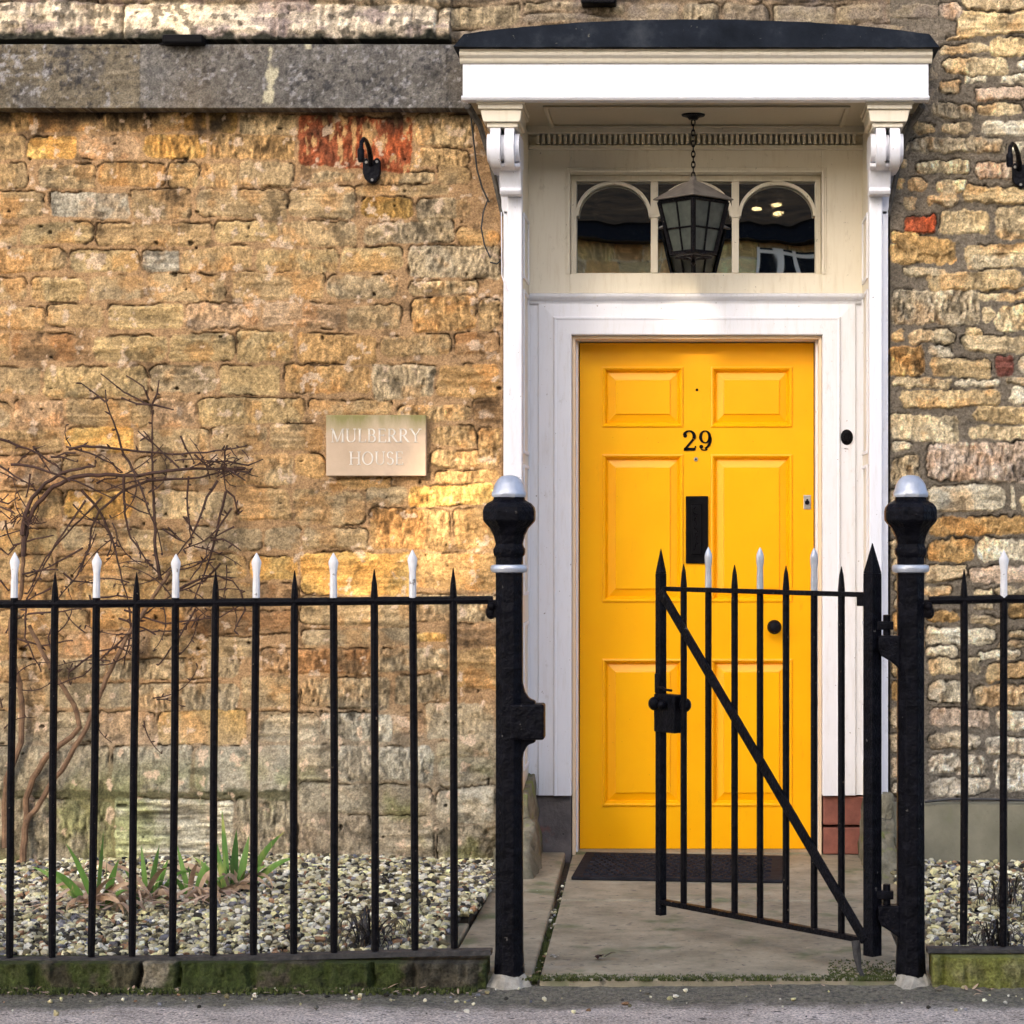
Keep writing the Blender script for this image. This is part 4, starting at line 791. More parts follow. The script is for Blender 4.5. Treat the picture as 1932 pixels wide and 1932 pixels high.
# ------------------------------------------------------------------ things on the walls
pq = thing('name_plaque', 'cream stone plaque lettered MULBERRY HOUSE on the golden wall, green stain on top', 'sign', P(709, 840, 0))
YP = -0.045
def plaque_mat():
    m, t, b = new_mat('plaque_stone'); v = coords(t)
    c = ramp(t, noise_node(t, 6, 6, 0.6, v).outputs[0], [(0.3,(0.45,0.34,0.235)),(0.7,(0.60,0.46,0.33))])
    g = t.nodes.new('ShaderNodeNewGeometry'); s = t.nodes.new('ShaderNodeSeparateXYZ'); t.links.new(g.outputs['Position'], s.inputs[0])
    mr = t.nodes.new('ShaderNodeMapRange'); mr.inputs[1].default_value = wz(835,YP); mr.inputs[2].default_value = wz(783,YP); t.links.new(s.outputs[2], mr.inputs[0])
    ad = t.nodes.new('ShaderNodeMath'); ad.operation = 'MULTIPLY'; t.links.new(mr.outputs[0], ad.inputs[0])
    t.links.new(noise_node(t, 7, 5, 0.65, coords(t,(3,1,0.7))).outputs[0], ad.inputs[1])
    c = mix(t, ramp(t, ad.outputs[0], [(0.12,(0,0,0)),(0.5,(0.9,)*3)]), c, (0.20,0.19,0.055))
    t.links.new(c, b.inputs['Base Color']); b.inputs['Roughness'].default_value = 0.9
    bump(t, b, noise_node(t, 90, 5, 0.6, v).outputs[0], 0.25, 0.003); return m
MB().box(wx(615,YP), wx(803.5,YP), YP, -0.006, wz(898,YP), wz(783,YP)).build('slab', plaque_mat(), pq, bevel=0.003)
LM = nmat('pale_letter_paint', [(0.3,(0.50,0.45,0.37)),(0.55,(0.72,0.68,0.60)),(0.8,(0.82,0.79,0.72))], 22, 4, 0.8, 0.1)
def word_parts(txt, xa, xb, z, h, y0, yt, mat, par):
    tot = sum(GL[c][0] for c in txt)*h; sx = (xb-xa)/tot; x = xa
    for c in txt:
        m = MB(); x += glyph(m, c, x, z, h, y0, yt, sx); m.build('letter', mat, par)
word_parts('MULBERRY', wx(624,YP), wx(795,YP), wz(834.5,YP), wz(809,YP)-wz(834.5,YP), YP-0.0018, YP-0.0003, LM, pq)
word_parts('HOUSE', wx(658,YP), wx(762,YP), wz(877,YP), wz(852,YP)-wz(877,YP), YP-0.0018, YP-0.0003, LM, pq)
def hook(px, py, lab):
    h = thing('lamp_bracket', lab, 'wall bracket', P(px, py+32, 0), 'black iron wall brackets'); q = lambda dx, dy, Y: P(px+dx, py+dy, Y)
    pts = [(wx(px+dx, -0.02), wz(py+dy, -0.02)) for dx, dy in ((-2,5),(1,2),(6,2),(10,5),(14,7),(19,5),(24,1),(29,3),(31,8),(31,30),(27,41),(21,48),(15,50),(8,47),(2,41),(-2,30))]
    pl_ = MB().prism(pts[::-1], -0.034, -0.002).build('wall_plate', M['black'], h, bevel=0.004)
    for (dx, dy) in ((4,9),(24,8),(15,42)):
        MB().tube([q(dx,dy,-0.034), q(dx,dy,-0.040)], 0.0052, 10).build('screw', M['metal'], h)
    MB().tube([q(12,14,-0.03), q(12,0,-0.06), q(9,-18,-0.10), q(4,-31,-0.14), q(-1,-35,-0.17), q(-5,-28,-0.19), q(-6,-10,-0.20), q(-6,4,-0.20)], [0.010,0.010,0.009,0.008,0.008,0.008,0.009,0.009], 8).build('arm', M['black'], h, smooth=True)
    MB().lathe(q(-6,4,-0.20)[0], -0.20, [(0.009, q(0,4,-0.2)[2]-0.01),(0.013,q(0,4,-0.2)[2]),(0.013,q(0,-14,-0.2)[2]),(0.008,q(0,-18,-0.2)[2])], 10).build('socket', M['black'], h, smooth=True)
hook(687, 297, 'black swan neck iron bracket on the red stone beneath the grey string course')
hook(1911, 306, 'black iron bracket on the rubble wall at the right edge of the view')
ub = MB().box(wx(305,-0.14), wx(383,-0.14), -0.14, -0.03, wz(82,-0.14), wz(64,-0.14))
v = thing('wall_box', 'small black box sitting on top of the grey string course', 'black box', P(344, 80, -0.1)); ub.build('casing', M['flat_black'], v, bevel=0.008)
MB().box(wx(300,-0.10), wx(388,-0.10), -0.10, -0.02, wz(83.8,-0.1), wz(82.5,-0.1)+0.003).build('mounting', M['iron'], v)
v = thing('wall_box', 'black box on the stone wall above the middle of the canopy', 'black box', P(1128, -6, -0.05)); MB().box(wx(1096,-0.08), wx(1162,-0.08), -0.08, 0, wz(6,-0.08), wz(-14,-0.08)).build('casing', M['flat_black'], v, bevel=0.006)
MB().box(wx(1104,-0.06), wx(1154,-0.06), -0.06, 0, wz(-14,-0.06)+0.001, wz(-22,-0.06)).build('mounting', M['iron'], v)

# lantern
LY = 0.0
lan = thing('hanging_lantern', 'black square lantern with pale frosted panes hanging on a chain under the porch canopy', 'lantern', P(1308, 420, LY))
lc = wx(1308, LY); lz = lambda py: wz(py, LY); m2p = 510.6
MB().lathe(lc, LY, [(0.016,lz(226)),(0.022,lz(222)),(0.042,lz(219)),(0.044,lz(216)),(0.044,wz(190,YC)-0.001)], 16).build('ceiling_rose', M['iron'], lan, smooth=True)
zc_ = lz(225); ch = MB(); i = 0
while zc_ > lz(334):
    if i % 2 == 0: ch.torus((lc,LY,zc_-0.012), 0.0085, 0.0026, 'y', 12, 6, 0.75, 1.5)
    else: ch.torus((lc,LY,zc_-0.012), 0.0085, 0.0026, 'x', 12, 6, 0.75, 1.5)
    zc_ -= 0.0195; i += 1
ch.build('chain', M['iron'], lan, smooth=True)
hw = 76/m2p
MB().lathe(lc, LY, [(hw,lz(378)),(hw+0.002,lz(376)),(hw*0.62,lz(360)),(hw*0.27,lz(346)),(0.014,lz(341)),(0.012,lz(335)),(0.004,lz(331))], 4, 0).build('cap', M['lampcap'], lan, bevel=0.002)
rt_, rb_ = 64/m2p, 40/m2p; zt_, zb_ = lz(381), lz(478)
MB().lathe(lc, LY, [(rt_-0.006,zb_*0+zt_-0.001),(rt_-0.006,zt_-0.0005)], 4, 0)
lg = MB(); lg.lathe(lc, LY, [(rb_-0.004,zb_),(rt_-0.004,zt_)], 4, 0); lg.build('lantern_glass', M['lglass'], lan)
fr = MB(); cor = lambda k, r_, z: (lc+r_*math.cos(k*math.pi/2), LY+r_*math.sin(k*math.pi/2), z)
for k in range(4):
    fr.tube([cor(k,rt_,zt_), cor(k,rb_,zb_-0.004)], 0.0095, 4)
    fr.tube([cor(k,rt_,zt_), cor(k+1,rt_,zt_)], 0.008, 4); fr.tube([cor(k,rb_,zb_), cor(k+1,rb_,zb_)], 0.0075, 4)
    fr.tube([cor(k,rb_-0.012,zb_-0.016), cor(k+1,rb_-0.012,zb_-0.016)], 0.004, 4)
    f = 0.47; rm_ = rb_+(rt_-rb_)*f; zm_ = zb_+(zt_-zb_)*f; fr.tube([cor(k,rm_,zm_), cor(k+1,rm_,zm_)], 0.0035, 4)
    mt = [(a+b)/2 for a, b in zip(cor(k,rt_,zt_), cor(k+1,rt_,zt_))]; mb_ = [(a+b)/2 for a, b in zip(cor(k,rb_,zb_), cor(k+1,rb_,zb_))]; fr.tube([mt, mb_], 0.0035, 4)
fr.build('frame', M['iron'], lan)
MB().lathe(lc, LY, [(0.002,zb_-0.045),(0.012,zb_-0.034),(0.006,zb_-0.024),(0.022,zb_-0.014),(rb_-0.01,zb_-0.008),(rb_-0.01,zb_-0.001)], 8).build('finial', M['iron'], lan, smooth=True)

# ------------------------------------------------------------------ doormat
YM = 0
dm = thing('doormat', 'black ribbed rubber doormat on the flagstones before the yellow door', 'doormat', (-0.05, 0.0, 0.0))
c4 = [(-0.437,-0.33),(0.310,-0.41),(0.342,0.20),(-0.415,0.30)]
m = MB(); slab(m, c4, 0.013, 0.012); m.build('base', M['rubber'], dm, bevel=0.003)
rb = MB()
def bl2(u, v):
    return tuple((1-u)*(1-v)*c4[0][i]+u*(1-v)*c4[1][i]+u*v*c4[2][i]+(1-u)*v*c4[3][i] for i in (0,1))
for i in range(22):
    for j in range(11):
        u = 0.05+0.9*(i+0.5*(j % 2))/22.5; v_ = 0.07+0.86*j/11; a = bl2(u, v_)
        w_ = 0.024; h_ = 0.011
        rb.add([(a[0],a[1],0.0130),(a[0]+w_,a[1],0.0130),(a[0]+w_,a[1]+0.030,0.0130),(a[0],a[1]+0.030,0.0130),(a[0]+.003,a[1]+.003,0.019),(a[0]+w_-.003,a[1]+.003,0.019),(a[0]+w_-.003,a[1]+.027,0.019),(a[0]+.003,a[1]+.027,0.019)], [(4,5,6,7),(0,1,5,4),(1,2,6,5),(2,3,7,6),(3,0,4,7)])
rb.build('tread_pattern', M['rubber'], dm)

# ------------------------------------------------------------------ iron posts, railings, gate
YR = -2.09; V = lambda px: wx(px, YR); VZ = lambda py: wz(py, YR); pm = F/(YR-CY)
def post(cx, side, lab):
    p = thing('gate_post', lab, 'gate post', (cx, YR, -0.01), 'silver capped iron gate posts'); h = lambda px: px/2/pm/math.cos(math.pi/8)
    rot = math.pi/8
    prof = [(h(60),-0.03),(h(57),VZ(1836)),(h(52),VZ(1790)),(h(50),VZ(1450)),(h(50),VZ(1080))]
    sh = MB().lathe(cx, YR, prof, 8, rot).build('shaft', M['black'], p, bevel=0.003)
    MB().lathe(cx, YR, [(h(50),VZ(1081)),(h(62),VZ(1079)),(h(66),VZ(1075)),(h(66),VZ(1070)),(h(62),VZ(1066)),(h(50),VZ(1065))], 16, rot).build('silver_ring', M['silver'], p, smooth=True)
    hd = [(h(50),VZ(1066)),(h(50),VZ(1050)),(h(56),VZ(1048)),(h(59),VZ(1042)),(h(59),VZ(1036)),(h(54),VZ(1032)),(h(50),VZ(1026)),(h(58),VZ(1010)),(h(72),VZ(996)),(h(90),VZ(986)),(h(96),VZ(982)),(h(97),VZ(965)),(h(93),VZ(957)),(h(82),VZ(950)),(h(64),VZ(945)),(h(58),VZ(943)),(h(58),VZ(938))]
    MB().lathe(cx, YR, hd, 8, rot).build('post_head', M['black'], p, bevel=0.004)
    MB().lathe(cx, YR, [(h(62),VZ(938)),(h(64),VZ(935)),(h(64),VZ(930)),(h(59),VZ(925)),(h(54),VZ(915)),(h(44),VZ(906)),(h(30),VZ(899)),(h(12),VZ(896.5))], 8, rot).build('silver_cap', M['silver'], p, smooth=True)
    return p
XPL, XPR = V(961), V(1718)
pL = post(XPL, 0, 'iron gate post left of the path, with a square latch keep')
pR = post(XPR, 1, 'iron gate post right of the path, carrying the gate hinges')
# latch keep on the left post
kp = MB(); kx0 = XPL+0.034
kp.prism([(kx0-0.012,VZ(1270)),(kx0-0.012,VZ(1450)),(kx0,VZ(1440)),(kx0+0.006,VZ(1420)),(kx0+0.018,VZ(1405)),(kx0+0.04,VZ(1400)),(kx0+0.04,VZ(1322)),(kx0+0.022,VZ(1318)),(kx0+0.010,VZ(1306)),(kx0+0.002,VZ(1285))][::-1], YR-0.018, YR+0.018)
kp.box(kx0-0.03, V(1028), YR-0.040, YR+0.034, VZ(1394), VZ(1327)); kp.build('latch_keep', M['black'], pL, bevel=0.006)
for cx in (XPL-0.045, XPR+0.045):
    s = -1 if cx < 0 else 1; par = pL if s < 0 else pR
    MB().box(cx-0.012, cx+0.012, YR-0.014, YR+0.014, VZ(1165), VZ(1132)).sphere((cx-s*-0.006, YR, VZ(1155)), 0.02, 10, 8, (0.8,1,1)).sphere((cx+s*0.004, YR-0.012, VZ(1144)), 0.013, 8, 6).build('rail_socket', M['iron'], par, bevel=0.003)
# foot mortar
for cx, lab, p_ in ((XPL,'',pL),(XPR,'',pR)):
    m = MB(); r = random.Random(int(cx*100)); n = 22
    ring = [(cx+(0.050+r.uniform(0,0.026))*math.cos(2*math.pi*k/n)*1.15, YR-0.012+(0.05+r.uniform(0,0.02))*math.sin(2*math.pi*k/n), -0.03) for k in range(n)]
    inr = [(cx+0.045*math.cos(2*math.pi*k/n), YR+0.045*math.sin(2*math.pi*k/n), 0.002+r.uniform(-0.006,0.010)) for k in range(n)]
    m.add(ring+inr, [(k,(k+1)%n,n+(k+1)%n,n+k) for k in range(n)]+[tuple(n+k for k in range(n))]); m.build('foot_mortar', M['pale'], p_)
def bar(par, xt, yt, xb, yb, Y, kind, r0=0.0108, railz=None, name='railing_bar'):
    # kind: 'spear' (white leaf head) or 'spike' (black point); tip (xt,yt) and foot (xb,yb) read off the photo at depth Y
    f = Vector(P(xb, yb, Y)); t = Vector(P(xt, yt, Y)); ax = t-f; L_ = ax.z
    rz = (VZ(1136) if railz is None else railz)
    at = lambda z: f + ax*((z-f.z)/L_)
    m = MB(); top_b = rz+0.012 if kind == 'spear' else t.z-0.085
    jr = random.Random(int(xt*7+yt)); jb = Vector((jr.uniform(-.0028,.0028), jr.uniform(-.002,.002), 0)); pts = [f, f+ax*0.03, at(rz*0.5+f.z*0.5)+jb, at(top_b)]; rr = [r0*0.9, r0, r0, r0]
    if kind == 'spike': pts += [at(t.z-0.045), at(t.z-0.002)]; rr = [r0*0.9, r0, r0, r0*1.0, r0*0.72, 0.0012]
    m.tube(pts, rr, 8); b = m.build(name, M['iron'], par, smooth=True)
    if kind == 'spear':
        c = at(t.z); z0 = top_b+0.0; hgt = t.z-z0
        pr = [(0.0105,z0),(0.0100,z0+hgt*0.3),(0.0092,z0+hgt*0.52),(0.0112,z0+hgt*0.66),(0.0138,z0+hgt*0.77),(0.0130,z0+hgt*0.82),(0.0065,z0+hgt*0.92),(0.0012,t.z)]
        m = MB(); vs = []; n = 8
        for q, z in pr:
            a_ = at(z); fl_ = 1.0 if z < z0+hgt*0.55 else 0.55
            for k in range(n): vs.append((a_.x+q*math.cos(2*math.pi*k/n), a_.y+q*math.sin(2*math.pi*k/n)*fl_, z))
        m.add(vs, [(i*n+k, i*n+(k+1)%n, (i+1)*n+(k+1)%n, (i+1)*n+k) for i in range(len(pr)-1) for k in range(n)]+[tuple(range(n-1,-1,-1)), tuple((len(pr)-1)*n+k for k in range(n))])
        m.build('spear_head', M['whitetip'], b, smooth=True)
    return b
rl = thing('iron_railing', 'long black iron railing left of the gate, with six white spear heads', 'railing', (V(480), YR, 0.05))
bars = [(28,1042,18,1806,1),(104,1078,98,1806,0),(183,1043,172,1805,1),(258,1078,249,1804,0),(332,1045,325,1803,1),(407,1075,402,1802,0),(484,1043,478,1801,1),(556,1075,554,1799,0),(629,1043,630,1797,1),(706,1072,708,1795,0),(778,1037,783,1792,1),(855,1070,857,1789,0)]
for k in range(1, 9): bars.insert(0, (28-76*k, 1078 if k % 2 else 1043, 18-77*k, 1806, 0 if k % 2 else 1))
for (a, b, c, d, s) in bars: bar(rl, a, b, c, d, YR, 'spear' if s else 'spike')
MB().tube([P(-600,1143,YR), P(200,1139,YR), P(500,1136,YR), P(700,1134,YR), P(930,1132,YR)], 0.0115, 8).build('top_rail', M['iron'], rl, smooth=True)
br_ = MB(); pts = [(-600,1812),(0,1812),(150,1811),(400,1808),(600,1803),(800,1797),(928,1795)]
for (a, b), (c, d) in zip(pts[:-1], pts[1:]):
    A, B = P(a,b,YR), P(c,d,YR); br_.add([(A[0],YR-0.022,A[2]-0.007),(B[0],YR-0.022,B[2]-0.007),(B[0],YR+0.022,B[2]-0.007),(A[0],YR+0.022,A[2]-0.007),(A[0],YR-0.022,A[2]+0.007),(B[0],YR-0.022,B[2]+0.007),(B[0],YR+0.022,B[2]+0.007),(A[0],YR+0.022,A[2]+0.007)],[(0,3,2,1),(4,5,6,7),(0,1,5,4),(2,3,7,6),(1,2,6,5),(3,0,4,7)])
rustiron = nmat('rusty_painted_iron', [(0.3,(0.012,0.012,0.014)),(0.6,(0.05,0.047,0.045)),(0.8,(0.14,0.12,0.10))], 35, 6, 0.7, 0.9, 60, 0.01)
br_.build('bottom_rail', rustiron, rl)
r2 = thing('iron_railing', 'short black iron railing right of the gate in front of the rubble wall', 'railing', (V(1850), YR, 0.05))
for (a, b, c, d, s) in [(1819,1072,1818,1782,0),(1894,1038,1893,1785,1),(1969,1072,1969,1786,0),(2044,1040,2045,1786,1),(2120,1072,2121,1786,0),(2195,1040,2196,1786,1),(2270,1072,2272,1786,0)]: bar(r2, a, b, c, d, YR, 'spear' if s else 'spike')
MB().tube([P(1752,1133,YR), P(1900,1130,YR), P(2330,1130,YR)], 0.0115, 8).build('top_rail', M['iron'], r2, smooth=True)
A, B = V(1748), V(2330); MB().box(A, B, YR-0.022, YR+0.022, VZ(1797), VZ(1787)).build('bottom_rail', rustiron, r2, bevel=0.003)
# gate
GN = Vector((wx(1646,YR), YR, 0)); YGF = -1.395; GF = Vector((wx(1247,YGF), YGF, 0))
gt = thing('iron_gate', 'black iron gate standing half open inwards, with a diagonal brace and lock', 'gate', (GN.x, GN.y, 0.05))
gd = (GN-GF).normalized(); gl = (GN-GF).length; gn = Vector((gd.y, -gd.x, 0))     # gn points to the street side
if gn.y > 0: gn = -gn
def gp(u, z, off=0.0): p = GF + gd*u + gn*off; return (p.x, p.y, z)
def gbox(mb, u0, u1, z0, z1, o0, o1):
    mb.add([gp(u0,z0,o1),gp(u1,z0,o1),gp(u1,z0,o0),gp(u0,z0,o0),gp(u0,z1,o1),gp(u1,z1,o1),gp(u1,z1,o0),gp(u0,z1,o0)],[(0,3,2,1),(4,5,6,7),(0,1,5,4),(1,2,6,5),(2,3,7,6),(3,0,4,7)]); return mb
def gspike(mb, u, z0, zt, hw_, ho, tip):
    gbox(mb, u-hw_, u+hw_, z0, zt-tip, -ho, ho)
    b = len(mb.v); mb.v += [gp(u-hw_,zt-tip+0.0002,ho),gp(u+hw_,zt-tip+0.0002,ho),gp(u+hw_,zt-tip+0.0002,-ho),gp(u-hw_,zt-tip+0.0002,-ho),gp(u,zt,0)]
    mb.f += [(b,b+1,b+4),(b+1,b+2,b+4),(b+2,b+3,b+4),(b+3,b,b+4),(b+3,b+2,b+1,b)]
m = MB(); gspike(m, 0, 0.054, 1.194, 0.0125, 0.0125, 0.085); m.build('lock_stile', M['black'], gt, bevel=0.0015)
m = MB(); gspike(m, gl, 0.057, 1.212, 0.0185, 0.0185, 0.09); m.build('hinge_stile', M['black'], gt, bevel=0.0015)
m = MB(); gbox(m, 0.0, gl, 1.055, 1.069, -0.010, 0.010); gbox(m, gl-0.055, gl-0.016, 1.030, 1.058, -0.008, 0.008); m.build('top_rail', M['iron'], gt, bevel=0.002)
m = MB(); gbox(m, 0.0, gl, 0.088, 0.104, -0.012, 0.012); m.build('bottom_rail', M['iron'], gt, bevel=0.002)
# u positions from the photo x at the rail
def u_of(px):
    k = (px-VX)/F; return (k*(GF.y-CY)-GF.x)/(gd.x-k*gd.y)
for i, px in enumerate((1290,1336.5,1386,1434,1483,1536,1587.5)):
    u = u_of(px); q = GF + gd*u; spear = i in (1,3,5)
    m = MB(); z1 = 1.07 if spear else 1.135
    f = Vector(gp(u,0.10)); top_ = Vector(gp(u,z1)); 
    if spear: m.tube([f, top_], 0.0100, 8)
    else: m.tube([f, top_-Vector((0,0,0.06)), top_-Vector((0,0,0.02)), top_+Vector((0,0,0.005))], [0.010,0.010,0.0065,0.001], 8)
    b = m.build('gate_bar', M['iron'], gt, smooth=True)
    if spear:
        z0 = 1.07; hg = 0.122; pr = [(0.010,0),(0.0095,.3),(0.0088,.5),(0.011,.64),(0.0115,.76),(0.010,.84),(0.005,.94),(0.001,1)]
        MB().lathe(q.x, q.y, [(a, z0+hg*t) for a, t in pr], 8, 0, 0.8).build('spear_head', M['silver'], b, smooth=True)
# diagonal brace from lock stile top to hinge stile foot, on the street side
a, b = Vector(gp(0.018,1.055,0.016)), Vector(gp(gl-0.012,0.098,0.016)); dv = (b-a).normalized(); nv = dv.cross(gn).normalized()*0.015; th = gn*0.005
m = MB(); m.add([a-nv-th,b-nv-th,b+nv-th,a+nv-th,a-nv+th,b-nv+th,b+nv+th,a+nv+th],[(0,3,2,1),(4,5,6,7),(0,1,5,4),(1,2,6,5),(2,3,7,6),(3,0,4,7)]); m.build('diagonal_brace', M['black'], gt, bevel=0.002)
# lock
zy = lambda py: CZ-(py-VY)/F*(YGF-CY)
lk = MB(); gbox(lk, -0.012, 0.088, zy(1380), zy(1308), -0.012, 0.020); gbox(lk, -0.014, 0.012, zy(1308), zy(1270), -0.012, 0.016); lko = lk.build('lock_box', M['black'], gt, bevel=0.004)
for (u, z, r_, o) in ((0.010,zy(1326),0.020,0.036),(0.044,zy(1328),0.014,0.034),(0.104,zy(1327),0.021,-0.010)):
    kb = MB(); kb.sphere(gp(u,z,o), r_, 14, 10, (0.9,0.9,1.05)); kb.tube([gp(u,z,0.0), gp(u,z,o)], r_*0.4, 8); kb.build('lock_knob', M['black'], lko, smooth=True)
MB().tube([gp(0.01,zy(1296),0.02), gp(0.035,zy(1295),0.024), gp(0.05,zy(1299),0.024), gp(0.075,zy(1300),0.02)], 0.004, 6).build('latch_lever', M['iron'], lko, smooth=True)
# hinges
for (zc, flip) in ((VZ(1180), 0), (VZ(1688), 1)):
    hx = GN.x+0.022; m = MB()
    m.box(GN.x-0.005, GN.x+0.058, YR-0.014, YR+0.014, zc-0.012, zc+0.012).tube([(GN.x+0.040,YR,zc-0.035),(GN.x+0.040,YR,zc+0.030)], 0.011, 10)
    m.build('hinge', M['black'], gt, bevel=0.003)
    m = MB(); zt = zc-0.028; x0 = GN.x+0.014; x1 = XPR-0.030
    m.prism([(x0, zt), (x1, zt), (x1, zt-0.105), (x1-0.010, zt-0.085), (x1-0.03, zt-0.070), (x0+0.008, zt-0.055), (x0, zt-0.04)][::-1], YR-0.024, YR+0.024)
    m.build('hinge_bracket', M['black'], pR, bevel=0.005)
# foot bolt
MB().tube([gp(gl-0.045,0.095,0.02), gp(gl-0.035,0.05,0.024), gp(gl-0.03,0.02,0.022), gp(gl-0.015,-0.002,0.022)], [0.013,0.011,0.007,0.006], 7).build('drop_bolt', rustiron, gt, smooth=True)

def moss(x0, x1, y0, y1, z, n, lab, seed, hgt=0.012):
    r = random.Random(seed); m = MB()
    for k in range(n):
        cx_m, cy_m = r.uniform(x0,x1), y0+(y1-y0)*min(1,abs(r.gauss(0,0.45)))
        for j in range(3):
            a = r.uniform(0,6.28); q = r.uniform(0.002,0.005); h_ = r.uniform(0.3,1)*hgt
            m.add([(cx_m-q*math.cos(a),cy_m-q*math.sin(a),z-0.003),(cx_m+q*math.cos(a),cy_m+q*math.sin(a),z-0.003),(cx_m+r.uniform(-.006,.006),cy_m+r.uniform(-.006,.006),z+h_)], [(0,1,2)])
    tag(m.build('moss', nmat('moss_green', [(0.3,(0.03,0.045,0.01)),(0.7,(0.11,0.13,0.03))], 30, 4, 0.9, 0.0), None), lab, 'moss', kind='stuff')
moss(-0.50, 0.60, -2.125, -2.06, -0.004, 1500, 'thin dark moss along the front edge of the path', 1, 0.009)
moss(0.38, 0.58, -2.10, -1.85, -0.001, 500, 'moss patch on the path under the gate hinge corner', 2, 0.004)
moss(-2.1, -0.6, -2.16, -2.22, -0.024, 1600, 'moss at the foot of the left kerb wall', 3)
moss(-0.46, -0.44, -2.1, -0.3, -0.02, 250, 'moss in the joint left of the path', 4, 0.02)
# ------------------------------------------------------------------ dwarf walls under the railings
def post_kerb(X, Z, Hh, C, D, CID):
    C = C*(0.8+0.4*fbm(X,Z,4,3,4))[...,None]
    Hh = Hh + (fbm(X,Z,16,5,9)-0.5)*0.022; C = C*(0.3+1.4*fbm(X,Z,45,4,10))[...,None]; mo_ = sst(0.46, 0.56, fbm(X,Z,9,5,6)); C = lerp(C, np.array([0.045,0.065,0.012])*(0.5+1.0*fbm(X,Z,50,3,7))[...,None], (mo_*0.85)[...,None])
    return Hh, C
YK = YR-0.05
X, Z, Hh, C = masonry(-3.6, wx(918,YK), -0.08, 0.047, 0.004, [-0.20, 0.07], (0.10,0.26), (0.002,0.008), (0.010,0.022), 0.012, [(0.07,0.06,0.04),(0.10,0.085,0.055),(0.06,0.055,0.04),(0.24,0.21,0.15),(0.09,0.08,0.045)], (0.02,0.018,0.012),
    warp=(0.03,0.008), crack=0.016, seed=21, post=post_kerb, corner=0.02, edge=0.014)
kw = grid_obj('dwarf_wall', X, Z, Hh, C, YR+0.06, M['stone_rough'], None, yb=YK); tag(kw, 'dark mossy stone kerb wall under the long left railing', 'low wall')
X, Z, Hh, C = masonry(V(1756), 3.0, -0.07, 0.063, 0.004, [-0.20, 0.085], (0.25,0.35), (0.002,0.006), (0.012,0.022), 0.012, [(0.28,0.26,0.12),(0.24,0.24,0.10)], (0.03,0.027,0.02),
    warp=(0.012,0.004), crack=0.010, seed=22, corner=0.02, edge=0.014, post=lambda X,Z,H,C,D,I: (H, lerp(C, np.array([0.20,0.22,0.035])*np.ones_like(C), (sst(0.4,0.6,fbm(X,Z,8,4,6))*0.7)[...,None])))
kw2 = grid_obj('dwarf_wall', X, Z, Hh, C, YR+0.05, M['stone_rough'], None, yb=YK+0.01); tag(kw2, 'pale mossy yellow green stone kerb right of the right gate post', 'low wall')
# ------------------------------------------------------------------ gravel
ico = bmesh.new(); bmesh.ops.create_icosphere(ico, subdivisions=1, radius=1.0); IV = np.array([v.co[:] for v in ico.verts]); IF = np.array([[v.index for v in f.verts] for f in ico.faces]); ico.free()
